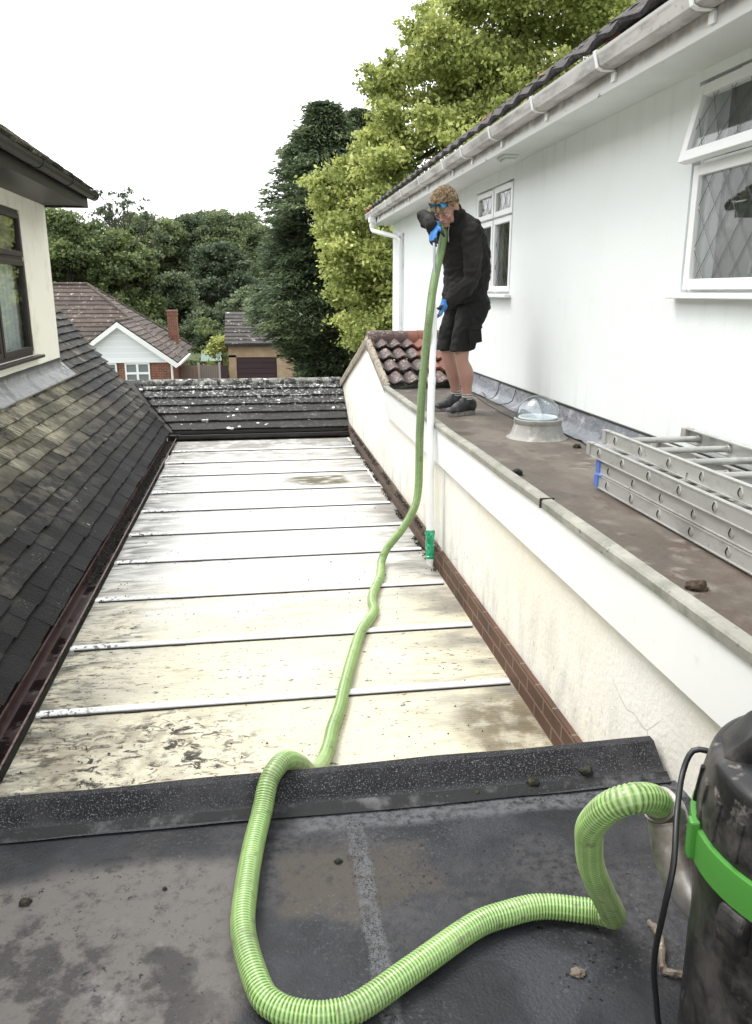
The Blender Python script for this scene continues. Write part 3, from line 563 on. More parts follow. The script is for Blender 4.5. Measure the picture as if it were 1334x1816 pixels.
# hooks on the top section
# ---------------------------------------------------------------- near flat roof in front of the camera
ZN=2.70
NR=root('near_flat_roof',(0,0,0),'dark felt flat roof in the foreground with a mineral felt upstand','flat roof')
b=MB(); nx,ny=60,60
for i in range(ny+1):
    for j in range(nx+1):
        xx=-4+5.27*j/nx; yy=-3+(5.06+.0)*i/ny; b.v.append((xx,yy,ZN+.005*noise.noise(Vector((xx*1.5,yy*1.5,0))))); b.t.append(.5)
for i in range(ny):
    for j in range(nx): a=i*(nx+1)+j; b.f.append((a,a+1,a+nx+2,a+nx+1))
b.box(-4,1.265,-3,2.0,0,ZN-.03); b.build('roof_felt',M['felt'],NR,smooth=True)
# upstand
def ypl(x,base): return base+.01*noise.noise(Vector((x*2,0,5)))
b=MB(); n=120; pr=[(2.045,ZN+.006),(2.078,ZN+.014),(2.138,ZN+.070),(2.148,ZN+.078),(2.178,ZN+.078),(2.192,ZN+.070),(2.20,2.2)]
for i in range(n+1):
    xx=-4+5.245*i/n
    for k,(yy,zz) in enumerate(pr):
        w=noise.noise(Vector((xx*3,k,1)))*.005 if k<6 else 0; q=1
        if xx>1.2 and k<6 and k>1: pass
        b.v.append((xx,yy+w+.018*(xx-.2) if k>1 else yy+w,zz+w*.6)); b.t.append(.5)
m_=len(pr)
for i in range(n):
    for k in range(m_-1): a=i*m_+k; b.f.append((a,a+1,a+m_+1,a+m_))
b.f+=[tuple(range(m_)),tuple(n*m_+k for k in range(m_-1,-1,-1))]
up_=b.build('upstand',M['mineral'],NR)
b=MB()
for i in range(41):
    xx=-4+5.25*i/40
    for k,(yy,zz) in enumerate(((2.045+.012*noise.noise(Vector((xx*1.3,0,9))),ZN+.0062),(2.060,ZN+.0125),(2.082,ZN+.021))): b.v.append((xx,yy,zz)); b.t.append(.5)
for i in range(40):
    for k in range(2): a=i*3+k; b.f.append((a,a+1,a+4,a+3))
M['lap']=mat('felt_lap',(.008,.0085,.010),.8,[((.12,.122,.13),[('noise',170,.60,.68),('noise',4,.4,.6)]),((.10,.10,.105),[('noise',9,.5,.7)])],[([('noise',70,0,1)],.002,.7)])
b.build('felt_lap',M['lap'],NR)
# ---------------------------------------------------------------- glazed lean-to roof
G=root('lean_to_roof',(0,2.3,2.2),'dirty translucent polycarbonate lean-to roof with white glazing bars, crossed by the hose','glazed roof')
BY=[3.61,4.35,5.09,5.85,6.56,7.30,8.01,8.79,9.48,10.20]; ed=[2.25]+BY+[10.95]
for i in range(len(ed)-1):
    b=MB(); b.box(-1.110,1.2425,ed[i]+.003,ed[i+1]-.003,2.234,2.250); b.build('roof_panel',M['poly'],G)
for y in BY:
    b=MB(); xe=1.222+rnd.uniform(-.012,.01); b.prism([(-1.105,y-.026,2.2525),(-1.105,y-.023,2.262),(-1.105,y-.018,2.266),(-1.105,y+.018,2.266),(-1.105,y+.026,2.2525)],(xe+1.105,0,0)); bo=b.build('glazing_bar',M['bar'],G)
    b=MB()
    for j in range(30):
        xx=-1.08+j*(xe+1.08)/30; b.box(xx,xx+(xe+1.08)/30,y-.033-.004*abs(noise.noise(Vector((xx*8,y,0))))-(.006 if xx<-.5 else 0)*abs(noise.noise(Vector((xx*14,y,4))))*2,y-.0265,2.2505,2.258)
    b.build('gasket',M['gasket'],bo)
b=MB(); b.box(1.192,1.207,8.03,8.77,2.2515,2.262); b.box(1.205,1.22,10.22,10.9,2.2515,2.262); b.build('edge_strip',M['bar'],G)
b=MB(); b.box(-1.2,1.23,2.26,2.30,0,2.233); b.box(-1.2,1.23,10.90,10.94,0,2.233); b.build('wall',M['cream'],G)

# ---------------------------------------------------------------- left-hand house
LX=-2.31
LH=root('cream_house',(LX,10.05,0),'cream painted house on the left with brown eaves and a long tiled lower roof','house')
b=MB(); wy0,wy1,wz0,wz1=6.9,8.96,3.57,5.0
b.box(LX-.3,LX,-3,wy0,2.6,5.16); b.box(LX-.3,LX,wy0,wy1,2.6,wz0); b.box(LX-.3,LX,wy0,wy1,wz1,5.16); b.box(LX-.3,LX,wy1,10.05,2.6,5.16); b.box(-8,LX-.3,9.75,10.05,0,5.16)
b.box(-1.42,-1.30,-3,11.0,0,2.28); b.build('wall',M['leftwall'],LH)
x=LX-.05; k=window_mesh(wy0,wy1,wz0,wz1,(7.9,),(4.53,),x,.045,.07); gl=[]
# the frame faces +x
for a,c in((6.94,7.88),(7.92,8.92)):
    for e,f in((3.61,4.51),(4.55,4.96)):
        for q in((a,a+.05,e,f),(c-.05,c,e,f)): k.box(x+.02,x+.055,*q)
        for q in((a+.05,c-.05,e,e+.05),(a+.05,c-.05,f-.05,f)): k.box(x+.02,x+.055,*q)
        gl.append((x+.03,a+.05,c-.05,e+.05,f-.05,Matrix.Identity(4)))
lw=k.build('window',M['brown'],LH,bevel=.003); finish_window(lw,gl,lat=False)
b=MB(); b.box(LX-.02,LX+.07,wy0-.05,9.10,3.535,3.565); b.build('sill',M['brown'],lw,bevel=.005)
b=MB(); nn=90
for i in range(nn):
    y1=6.9+2.06*i/nn; y2=6.9+2.06*(i+1)/nn; f=lambda q:-2.43+.02*math.sin(q*.9)+.008*math.sin(q*2.3); b.quad((f(i),y1,3.5),(f(i+1),y2,3.5),(f(i+1),y2,4.56),(f(i),y1,4.56))
b.build('curtain',M['curt'],lw)
b=MB(); b.box(-3.6,-3.55,4,9.7,2.6,5.16); b.build('inner_wall',M['room'],LH)
b=MB()
yy=-3.0
while yy<10.04:
    b.box(LX-.02,-1.86,yy,min(yy+.095,10.04),5.150,5.162); yy+=.1
b.box(LX-.02,-1.86,-3,10.04,5.1625,5.17); b.build('soffit',M['brownp'],LH)
b=MB(); b.box(-1.859,-1.835,-3,10.07,5.128,5.31); b.box(-4,-1.8595,10.045,10.07,5.13,5.31); b.build('fascia',M['brownp'],LH,bevel=.003)
def half_gutter(cx,cz,r,th,y0,y1,axis='y'):
    b=MB(); sec=[]
    for a in np.linspace(math.pi,2*math.pi,15): sec.append((cx+r*math.cos(a),cz+r*math.sin(a)))
    sec[0]=(cx-r,cz+.004); sec.append((cx+r+.004,cz+.004))
    for a in np.linspace(2*math.pi,math.pi,15): sec.append((cx+(r-th)*math.cos(a),cz+(r-th)*math.sin(a)))
    if axis=='y': b.prism([(p,y0,q) for p,q in sec],(0,y1-y0,0))
    else: b.prism([(y0,p,q) for p,q in sec],(y1-y0,0,0))
    return b
b=half_gutter(-1.772,5.275,.06,.004,-3,10.12); b.lathe([(.001,0),(.060,0),(.060,.004),(.001,.004)],(-1.772,10.116,5.272),24,axis=(0,1,0)); lg=b.build('gutter',M['brownp'],LH,smooth=50)
for yy in (6.35,7.6,8.75,9.95):
    b=half_gutter(-1.772,5.275,.066,.005,yy-.02,yy+.02); b.box(-1.845,-1.83,yy-.02,yy+.02,5.22,5.30); b.build('bracket',M['brownp'],lg,smooth=50)
# tiles: each course is laid tile by tile
PT=math.tan(R(42)); PC,PS=math.cos(R(42)),math.sin(R(42))
def tiles(b,ex,ez,courses,gauge,width,yfun,y0fun,dirx=-1,thick=.018,sl=(PC,PS),axis='y'):
    c_,s_=sl
    for r in range(courses):
        s=r*gauge; ya=y0fun(s); yb=yfun(s); yy=ya-(width/2 if r%2 else 0)-rnd.uniform(0,.02)
        while yy<yb:
            wv=width+rnd.uniform(-.012,.012); y2=min(yy+wv-.0018,yb); 
            if y2-max(yy,ya)>.02:
                lift=thick+rnd.uniform(0,.007); sk=rnd.uniform(-.006,.006); dr=rnd.uniform(-.007,.007); le=gauge*1.25
                P=[]
                for (yv,k) in((max(yy,ya),0),(y2,1)):
                    for (sd_,h) in((s+dr+sk*(k-.5),lift+.010),(s+le,.001)):
                        for hh in(h,h-thick-.006): P.append((sd_,yv,hh))
                if axis=='y': V=[(ex+dirx*(q[0]*c_)+(-dirx)*q[2]*s_,q[1],ez+q[0]*s_+q[2]*c_) for q in P]
                else: V=[(q[1],ex+q[0]*c_-q[2]*s_,ez+q[0]*s_+q[2]*c_) for q in P]
                b.add(V,[(0,1,3,2),(4,6,7,5),(0,4,5,1),(2,3,7,6),(0,2,6,4),(1,5,7,3)],rnd.random())
            yy+=wv
    return b
b=MB(); ya_f=lambda s:(1.5 if s<1.44 else 9.95); yb_f=lambda s:11.22+s*PC*1.22
tiles(b,-1.235,2.345,19,.1285,.225,yb_f,ya_f)
lr=b.build('lower_roof',M['tile'],LH)
b=MB(); V=[]
for s in(0,2.5): V+= [(-1.25-s*PC,1.4,2.335+s*PS),(-1.25-s*PC,yb_f(s),2.335+s*PS)]
b.quad(V[0],V[1],V[3],V[2]); b.quad(*[Vector(p)+Vector((0,0,-.05)) for p in (V[0],V[1],V[3],V[2])]); b.build('underlay',M['gasket'],LH)
b=MB(); yy=1.5
for i in range(70):
    a=1.5+8.55*i/70; c=1.5+8.55*(i+1)/70
    def q(y_,k): 
        w=.004*noise.noise(Vector((y_*3,k,0))); x_,z_=((-2.306,3.46),(-2.300,3.375),(-2.285,3.35),(-2.165,3.252),(-2.163,3.240))[k]; return (x_+w,y_,z_+w)
    for k in range(4): b.quad(q(a,k),q(c,k),q(c,k+1),q(a,k+1))
for k in range(6): 
    a=10.05+k*.02; b.quad((-2.30-.02*k,a,3.375+.018*k),(-2.30-.02*k,a+.02,3.375+.018*k),(-2.165,a+.02,3.252-.0*k),(-2.165,a,3.252))
M['leadl']=mat('old_lead_flashing',(.26,.265,.27),.5,[((.13,.135,.14),[('noise',5,.45,.65)]),((.36,.35,.33),[('noise',14,.5,.7)]),((.05,.05,.055),[('pos','Z',3.39,3.45)])],[([('noise',14,0,1)],.015,.6)],metal=.2)
b.build('lead_flashing',M['leadl'],LH,smooth=True)
b=half_gutter(-1.182,2.292,.062,.004,1.5,10.92); b.box(-1.285,-1.246,1.5,10.9,2.1,2.30); eg=b.build('eaves_gutter',M['redbrown'],LH,smooth=50)
b=MB(); b.tube([(-1.1195,1.5,2.2985),(-1.1195,10.92,2.2985)],.0055,8); b.tube([(-1.244,1.5,2.299),(-1.244,10.92,2.299)],.004,8); M['lip']=mat('faded_gutter_lip',(.16,.11,.10),.45,[((.05,.03,.03),[('noise',20,.5,.65)])]); b.build('lip',M['lip'],eg)
b=MB(); b.box(-1.215,-1.150,1.5,10.9,2.238,2.247); M['silt']=mat('wet_silt',(.035,.020,.018),.35,[((.07,.055,.045),[('noise',9,.5,.62,{'detail':8})],.8),((.015,.009,.009),[('noise',4,.5,.6,{'seed':5})],.15)]); b.build('silt',M['silt'],eg)
for yy in (3.0,4.15,5.31,6.32,7.47,8.6,9.8):
    k=half_gutter(-1.182,2.293,.067,.004,yy-.016,yy+.016); k.box(-1.124,-1.112,yy-.012,yy+.012,2.285,2.303); k.build('bracket',M['redbrown'],eg,smooth=50)
# main roof of the left house, seen only as an eaves edge
b=MB(); tiles(b,-1.785,5.325,12,.1285,.225,lambda s:10.14,lambda s:-3,sl=(math.cos(R(35)),math.sin(R(35)))); b.build('main_roof',M['tile'],LH)
b=MB(); b.quad((-1.84,-3,5.33),(-1.84,10.1,5.33),(-4.5,10.1,7.18),(-4.5,-3,7.18)); b.quad((-7.2,-3,5.33),(-7.2,10.1,5.33),(-4.5,10.1,7.18),(-4.5,-3,7.18)); b.add([(-1.9,10.05,5.3),(-7.1,10.05,5.3),(-4.5,10.05,7.1)],[(0,1,2)]); b.build('main_roof',M['gasket'],LH)

# ---------------------------------------------------------------- low tiled roof across the far end
LR=root('low_tiled_roof',(0,11.1,0),'low dark tiled roof spotted with white lichen, across the far end of the glazed roof','roof')
c27,s27=math.cos(R(26)),math.sin(R(26)); SL=1.09/c27*1.0
b=MB(); tiles(b,11.12,2.36,6,.205,.30,lambda s:1.262,lambda s:-1.19-s*c27*.60,thick=.020,sl=(c27,s27),axis='x'); b.build('tiles',M['tilefar'],LR)
b=MB(); zt_=2.36+1.23*s27; yt=11.12+1.23*c27
b.prism([(-1.23,11.10,2.355),(1.262,11.10,2.355),(1.262,yt,zt_-.01),(-1.90,yt,zt_-.01)],(0,0,-.03)); b.prism([(-1.90,yt,zt_-.01),(1.262,yt,zt_-.01),(1.262,13.4,2.36),(-1.9,13.4,2.36)],(0,0,-.03)); b.build('underlay',M['gasket'],LR)
b=MB(); xx=-1.93
while xx<1.2:
    b.tube([(xx,yt-.01,zt_-.02),(min(xx+.33,1.255),yt-.01,zt_-.02)],.082+rnd.uniform(-.003,.003),20,upv=(0,0,1),t=rnd.random()); xx+=.335
b.build('ridge_tile',M['tilefar'],LR,smooth=True)
b=MB(); b.box(-1.19,1.262,11.05,11.075,1.9,2.31); b.box(-1.19,1.262,11.08,13.3,0,2.25); b.build('fascia',M['brownp'],LR)
b=half_gutter(10.99,2.315,.056,.004,-1.20,1.33,axis='x')
fg=b.build('gutter',M['brownp'],LR,smooth=50)
for xx in (-.62,.25,1.12):
    k=half_gutter(10.99,2.316,.062,.004,xx-.02,xx+.02,axis='x'); k.build('bracket',M['brownp'],fg,smooth=50)
# valley lining between the two roofs
b=MB(); b.add([(-1.10,11.00,2.335),(-1.22,11.24,2.345),(-1.93,12.15,2.97),(-1.80,12.12,2.935),(-1.08,11.02,2.30)],[(0,1,2,3),(0,3,4)]); b.box(-1.24,-1.085,11.0,11.22,2.05,2.325); b.build('valley',M['gasket'],LR)
# ---------------------------------------------------------------- trees
def quads_object(name,C,A,B_,tint,m,parent):
    """C centres, A and B_ half-axes (n,3): one small leaf quad each, slightly pointed"""
    n=len(C); V=np.stack([C-A,C+B_*.9-A*.15,C+A,C-B_*.9-A*.15],1)-(np.array(chain(parent)) if parent else 0)
    me=bpy.data.meshes.new(name); me.vertices.add(4*n); me.vertices.foreach_set('co',V.reshape(-1).astype(np.float32))
    me.loops.add(4*n); me.loops.foreach_set('vertex_index',np.arange(4*n,dtype=np.int32)); me.polygons.add(n)
    me.polygons.foreach_set('loop_start',np.arange(0,4*n,4,dtype=np.int32)); me.polygons.foreach_set('loop_total',np.full(n,4,dtype=np.int32))
    at=me.attributes.new('tint','FLOAT','POINT'); at.data.foreach_set('value',np.repeat(tint,4).astype(np.float32)); me.materials.append(m); me.update(calc_edges=True)
    o=bpy.data.objects.new(name,me); link(o,parent); return o
def unit(v): return v/np.maximum(np.linalg.norm(v,axis=-1,keepdims=True),1e-9)
def leaf_cloud(blobs,per,size,spread=.5,up=.6,flat=.6,sub=7):
    """blobs (x,y,z,r): each is a handful of leaf sprays near its surface"""
    Cs=[];Ts=[]
    for (x,y,z,r) in blobs:
        k=max(3,int(sub*max(1,r))); d=unit(nr.normal(size=(k,3))+np.array([0,-.15,.25])); c=np.array([x,y,z])+d*r*nr.uniform(.35,1,(k,1))*np.array([1,1,flat])
        n=int(per*r*r/k)+1; bt=nr.uniform(-.15,.15)
        for q in c:
            rr=r*spread*nr.uniform(.35,.75); p=nr.normal(size=(n,3))*rr*np.array([.55,.55,.32])
            t=.5+bt+nr.normal(size=n)*.16+nr.uniform(-.16,.16)
            Cs.append(q+p); Ts.append(t)
    C=np.concatenate(Cs); T=np.clip(np.concatenate(Ts),0,1); n=len(C)
    N_=unit(nr.normal(size=(n,3))*.75+np.array([0,-.2,up])); A=unit(np.cross(N_,nr.normal(size=(n,3)))); B_=np.cross(N_,A)
    s=size*nr.uniform(.65,1.3,(n,1)); return C,A*s,B_*s*.75,T
def limb(b,p0,p1,r0,r1,wob=.15,n=7):
    pts=[];p0=Vector(p0);p1=Vector(p1)
    for i in range(n+1):
        f=i/n; q=p0.lerp(p1,f); w=math.sin(f*math.pi)*wob; pts.append(q+Vector((rnd.uniform(-w,w),rnd.uniform(-w,w),rnd.uniform(-w,w))))
    b.tube(pts,[r0+(r1-r0)*i/n for i in range(n+1)],7,cap=False)
def tree(name,label,base,blobs,per,size,m,tr,trunk_top,group=None,cat='tree',limbs=14,**kw):
    t=root(name,base,label,cat,group)
    quads_object('crown',*leaf_cloud(blobs,per,size,**kw),m,t)
    b=MB(); bx,by,bz=base; top=Vector(trunk_top); limb(b,base,top,tr,tr*.35,.12,9)
    for q in rnd.sample(blobs,min(limbs,len(blobs))):
        f=rnd.uniform(.35,.98); limb(b,Vector(base).lerp(top,f),q[:3],tr*.34*(1.15-f*.6),tr*.05,.25)
    b.build('trunk',M['bark'],t,smooth=True); return t
M['lmaple']=leafmat('maple_leaf',(.12,.155,.050),(.36,.41,.12),(.78,.80,.34),.45)
M['lcon']=leafmat('conifer_leaf',(.028,.045,.028),(.085,.12,.065),(.25,.30,.15),.35)
M['lmid']=leafmat('wood_leaf',(.055,.078,.042),(.15,.19,.09),(.32,.37,.17),.35)
M['ldark']=leafmat('dark_leaf',(.042,.060,.038),(.105,.14,.075),(.22,.265,.14),.35)
M['lcyp']=leafmat('hedge_leaf',(.045,.066,.032),(.12,.16,.062),(.31,.36,.13),.35)
M['lwil']=leafmat('grey_green_leaf',(.055,.080,.045),(.085,.115,.065),(.13,.16,.09),.3)
# big sycamore-like tree behind the white house
lb=[(1.5,3.6),(2.3,2.9),(3.5,2.2),(5.4,1.75),(6.5,1.65),(7.3,1.65),(7.9,2.6),(8.6,3.2),(9.4,3.15),(9.9,3.0),(10.4,3.75),(11.2,4.35),(12,4.95),(14,6.4),(16,8.5)]
def xl(z): return float(np.interp(z,[p[0] for p in lb],[p[1] for p in lb]))
bl=[]
for i in range(620):
    z=rnd.uniform(1.9,14.5); x0=xl(z); f=rnd.random()**1.1; r=rnd.uniform(.42,.80); x=x0+r*.95+f*(7.0 if z>6 else 3.2); y=24+rnd.uniform(-2.2,3.0)*(.4+.6*min(1,(x-x0)/3))
    if z<5.5 and x>6: continue
    bl.append((x,y,z,r))
for z in np.arange(2.2,13,.62): bl.append((xl(z)+.45,24+rnd.uniform(-.8,.8),z,.5))
for x,z in ((3.35,9.95),(3.6,9.75),(1.75,7.15),(1.95,6.85),(2.3,6.6),(4.35,11.15)): bl.append((x,24,z,.38))
tree('sycamore_tree','tall yellow-green broadleaf tree towering behind the white house',(7.6,25.2,-.7),bl,1250,.064,M['lmaple'],.42,(7.9,25,12.5),limbs=40,spread=.80,sub=10)
# conifer: drooping sprays round a cone
def conifer(label,base,ztop,prof,nsp,m,size=.125):
    t=root('conifer_tree',base,label,'tree'); bx,by,bz=base
    Z=bz+(ztop-bz)*nr.random(nsp)**.8; a=nr.uniform(0,2*math.pi,nsp); rad=np.interp(Z,[p[0] for p in prof],[p[1] for p in prof]); cx=np.interp(Z,[p[0] for p in prof],[p[2] for p in prof])
    # boughs: noisy radius so that the outline steps in and out
    lump=np.array([noise.noise(Vector((math.cos(q)*1.7,math.sin(q)*1.7,zz*.75)))*.50+noise.noise(Vector((math.cos(q)*5,math.sin(q)*5,zz*2.6)))*.38 for q,zz in zip(a,Z)])
    rr=rad*(.80+lump)*nr.uniform(.72,1.06,nsp); O=np.stack([np.cos(a),np.sin(a),np.zeros(nsp)],1); P=np.stack([cx,np.full(nsp,by),Z],1)+O*rr[:,None]
    k=22; C=np.repeat(P,k,0); Oo=np.repeat(O,k,0); n=len(C); tg=np.cross(Oo,[0,0,1]); u=nr.uniform(0,1,(n,1)); v=nr.normal(size=(n,1))*.17
    C=C+Oo*(u-.5)*.55+tg*v*(1+u)-np.array([0,0,1])*(u**1.5)*.10+nr.normal(size=(n,3))*.04
    D=unit(Oo*.9+tg*v*2.2+np.array([0,0,-.05])+nr.normal(size=(n,3))*.32); W=unit(np.cross(D,nr.normal(size=(n,3))*.5+np.array([0,0,1])))
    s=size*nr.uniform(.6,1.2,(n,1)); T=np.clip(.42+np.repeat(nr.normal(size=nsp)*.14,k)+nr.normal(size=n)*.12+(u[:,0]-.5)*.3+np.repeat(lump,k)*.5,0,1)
    quads_object('crown',C,D*s,W*s*.30,T,m,t); b=MB(); limb(b,base,(cx[np.argmax(Z)],by,ztop-.6),.38,.04,.05)
    for i in range(60):
        z=bz+1+(ztop-bz-2)*i/60; q=rnd.uniform(0,6.28); r=float(np.interp(z,[p[0] for p in prof],[p[1] for p in prof])); c=float(np.interp(z,[p[0] for p in prof],[p[2] for p in prof]))
        limb(b,(c,by,z),(c+math.cos(q)*r*.8,by+math.sin(q)*r*.8,z+.25),.06,.012,.08,5)
    b.build('trunk',M['bark'],t,smooth=True)
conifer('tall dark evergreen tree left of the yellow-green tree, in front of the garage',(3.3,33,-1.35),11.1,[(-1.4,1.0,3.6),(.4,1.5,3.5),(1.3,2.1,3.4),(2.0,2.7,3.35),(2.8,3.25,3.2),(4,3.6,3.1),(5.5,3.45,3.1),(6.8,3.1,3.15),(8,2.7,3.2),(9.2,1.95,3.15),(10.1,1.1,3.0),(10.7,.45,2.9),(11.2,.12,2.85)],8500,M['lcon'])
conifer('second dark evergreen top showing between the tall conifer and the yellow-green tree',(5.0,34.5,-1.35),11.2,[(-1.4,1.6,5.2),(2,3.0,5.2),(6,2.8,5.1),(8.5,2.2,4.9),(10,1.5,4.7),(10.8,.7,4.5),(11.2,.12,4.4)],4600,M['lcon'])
def crown_blobs(cx,cy,zb,zt,rx,n,r,ry=None,p=1.0):
    out=[]; zc=(zb+zt)/2; hz=(zt-zb)/2; ry=ry or rx
    for i in range(n):
        d=unit(nr.normal(size=3)); d[2]=d[2] if d[2]>-.6 else -d[2]; f=nr.uniform(.72,1.0)
        out.append((cx+d[0]*rx*f,cy+d[1]*ry*f,zc+d[2]*hz*f,r*rnd.uniform(.7,1.25)))
    return out
GW='trees in the wood beyond the bungalow'
for (cx,cy,zb,zt,rx,n,r,mk,lab) in (
  (-12.4,59,-1.2,8.9,3.3,42,1.15,'lcyp','dense rounded green tree just right of the cream house corner'),
  (-9.3,61,-1.2,7.9,2.7,36,1.0,'lcyp','rounded bushy green tree with yellowish edges above the bungalow hip'),
  (-16.5,66,-1.2,10.2,3.2,30,1.1,'lmid','leafy tree half hidden behind the cream house corner'),
  (-9.9,84,0,11.6,3.6,36,1.3,'lmid','darker tree top right of the bare-topped tree'),
  (-5.6,88,0,12.1,3.4,36,1.3,'ldark','dark rounded tree in the middle of the wood skyline'),
  (-1.5,86,0,12.4,3.2,34,1.3,'lmid','mid green tree on the skyline beside the tall conifer'),
  (-2.5,68,-1.2,8.0,2.4,34,.95,'lwil','grey-green feathery tree left of the tall conifer'),
  (-6.3,64,-1.2,5.6,2.2,28,.9,'ldark','dark low tree behind the brick chimney'),
  (-3.2,58,-1.2,3.1,1.7,22,.7,'ldark','low dark tree behind the green-roofed shed'),
  (-.2,56,-1.2,4.6,2.0,26,.8,'ldark','dark tree rising behind the garage roof'),
  (4.5,62,-1.2,8.5,3.2,26,1.2,'ldark','dark tree hidden mostly behind the conifers')):
    tree('woodland_tree',lab,(cx,cy,-1.4),crown_blobs(cx,cy,zb,zt,rx,int(n*1.5),r),700,.125,M[mk],.3,(cx,cy,zt*.75),GW,limbs=10,spread=.7,sub=9)
# bare-topped tree
t=root('bare_topped_tree',(-11.2,78,-1.4),'thin bare-topped tree with sparse twigs rising above the wood skyline','tree'); b=MB(); tips=[]
def branch(p,d,l,r,k):
    q=p+d*l; limb(b,p,q,r,r*.55,.06*l,4)
    if k==0: tips.append(q); return
    for _ in range(3):
        nd=(d+Vector((rnd.uniform(-.7,.7),rnd.uniform(-.6,.6),rnd.uniform(-.15,.5)))).normalized(); branch(q,nd,l*rnd.uniform(.6,.8),r*.55,k-1)
branch(Vector((-11.2,78,-1.4)),Vector((0,0,1)),8.0,.28,0); tips.clear()
for i in range(9): branch(Vector((-11.2,78,5.6+i*.45)),Vector((rnd.uniform(-.9,.9),rnd.uniform(-.5,.5),.75)).normalized(),1.9-i*.08,.08,3)
branch(Vector((-11.2,78,6.5)),Vector((.02,0,1)),2.6,.12,3)
b.build('trunk',M['bark'],t); quads_object('crown',*leaf_cloud([(p.x,p.y,p.z,.42) for p in tips[::4]],150,.13,spread=.9,sub=4),M['lwil'],t)
# bushes near the garage and the bungalow
for (cx,cy,zb,zt,rx,mk,lab) in ((-1.9,45.5,-1.3,1.75,.75,'lmaple','small yellow-green bush left of the garage'),(-3.0,52,-1.3,2.6,1.3,'lcyp','green bush rising behind the fence and shed'),(-5.5,49.5,-1.3,2.7,1.0,'lcyp','green shrub behind the bungalow roof, left of the chimney'),(3.4,30,-.9,.6,1.2,'ldark','low dark shrub under the tall conifer')):
    tree('garden_bush',lab,(cx,cy,zb),crown_blobs(cx,cy,zb+.2,zt,rx,22,.5),420,.085,M[mk],.08,(cx,cy,zt*.5),'bushes in the far gardens',cat='bush',limbs=6,spread=.7)
# far wood
wb=[]
for i in range(420): wb.append((rnd.uniform(-40,32),rnd.uniform(102,112),rnd.uniform(-2,10.3),rnd.uniform(1.6,2.4)))
C_,A_,B2,T_=leaf_cloud(wb,95,.36,spread=.75,sub=7)
o=quads_object('distant_wood',C_,A_,B2,T_,M['ldark'],None) ; tag(o,'distant dark green wood closing the view behind the far trees','wood',kind='stuff')
ub=[(rnd.uniform(-12,9),rnd.uniform(50,56),rnd.uniform(-1.4,1.2),.8) for i in range(50)]
o=quads_object('undergrowth',*leaf_cloud(ub,200,.14,spread=.8),M['ldark'],None); tag(o,'dark undergrowth along the gardens beyond the fence','undergrowth',kind='stuff')

# ---------------------------------------------------------------- far bungalow, garage, fence, shed
GZ=-1.35
BG=root('bungalow',(-6.1,38,GZ),'far bungalow with a white clad gable, brown tiled roof and brick chimney','bungalow')
b=MB(); b.box(-8.3,-3.95,38,42,GZ,1.2); b.box(-15.5,-4.1,40,48,GZ,1.2); b.build('wall',M['bgred'],BG)
b=MB(); b.prism([(-8.35,37.95,1.2),(-3.9,37.95,1.2),(-6.1,37.95,2.80)],(0,.05,0)); b.build('gable_cladding',M['gablew'],BG)
def slab(b,P,th=.07): b.prism([Vector(p) for p in P],(0,0,-th))
def coursed(b,a,c,d,e,n,th=.05):
    """roof plane a,c (eave) to e,d (ridge) in stepped courses"""
    a,c,d,e=map(Vector,(a,c,d,e))
    for i in range(n):
        p,q=a.lerp(e,i/n),c.lerp(d,i/n); r,s=c.lerp(d,min(1,(i+1.12)/n)),a.lerp(e,min(1,(i+1.12)/n)); u=Vector((0,0,th))
        b.ct=rnd.uniform(.2,.8); b.add([p+u,q+u,r,s,p-u*.3,q-u*.3],[(0,1,2,3),(4,5,1,0)])
b=MB(); sl=(2.90-1.2)/2.35
coursed(b,(-3.55,37.7,1.12),(-3.55,44,1.12),(-6.1,41.9,2.97),(-6.1,37.7,2.97),11); coursed(b,(-8.65,41,1.12),(-8.65,37.7,1.12),(-6.1,37.7,2.97),(-6.1,41.9,2.97),11)
coursed(b,(-16,39.6,1.15),(-3.65,39.6,1.15),(-8.4,44,4.60),(-12,44,4.60),17); coursed(b,(-3.65,39.6,1.15),(-3.65,48.4,1.15),(-8.4,44.05,4.60),(-8.4,43.95,4.60),17); coursed(b,(-3.65,48.4,1.15),(-16,48.4,1.15),(-12,44,4.60),(-8.4,44,4.60),12)
coursed(b,(-16,48.4,1.15),(-16,39.6,1.15),(-12,43.95,4.60),(-12,44.05,4.60),12); br=b.build('roof',M['bgroof'],BG)
b=MB(); b.tube([(-12,44,4.62),(-8.4,44,4.62)],.09,8); b.tube([(-8.4,44,4.62),(-3.65,39.6,1.2)],.08,8); b.tube([(-6.1,37.7,3.0),(-6.1,41.9,3.0)],.08,8); b.tube([(-8.4,44,4.62),(-3.65,48.4,1.2)],.08,8); b.build('ridge_tile',M['bgroof'],br)
b=MB(); b.prism([(-8.75,37.62,1.02),(-6.1,37.62,2.94),(-6.1,37.62,2.70),(-8.6,37.62,.90)],(0,.06,0)); b.prism([(-3.45,37.62,1.02),(-6.1,37.62,2.94),(-6.1,37.62,2.70),(-3.65,37.62,.90)],(0,.06,0)); b.box(-3.56,-3.44,37.7,43.8,1.0,1.1); b.box(-8.3,-3.7,37.88,37.94,1.13,1.2); b.build('bargeboard',M['upvc'],BG)
b=MB(); b.tube([(-3.86,37.9,1.05),(-3.86,37.9,GZ)],.05,8); b.build('downpipe',M['upvc'],BG)
ch=MB(); ch.box(-4.66,-4.14,45,45.5,0,3.22); ch.box(-4.69,-4.11,44.97,45.53,3.05,3.14); ch.box(-4.69,-4.11,44.97,45.53,3.2205,3.3); ch.build('chimney',M['bgred'],br)
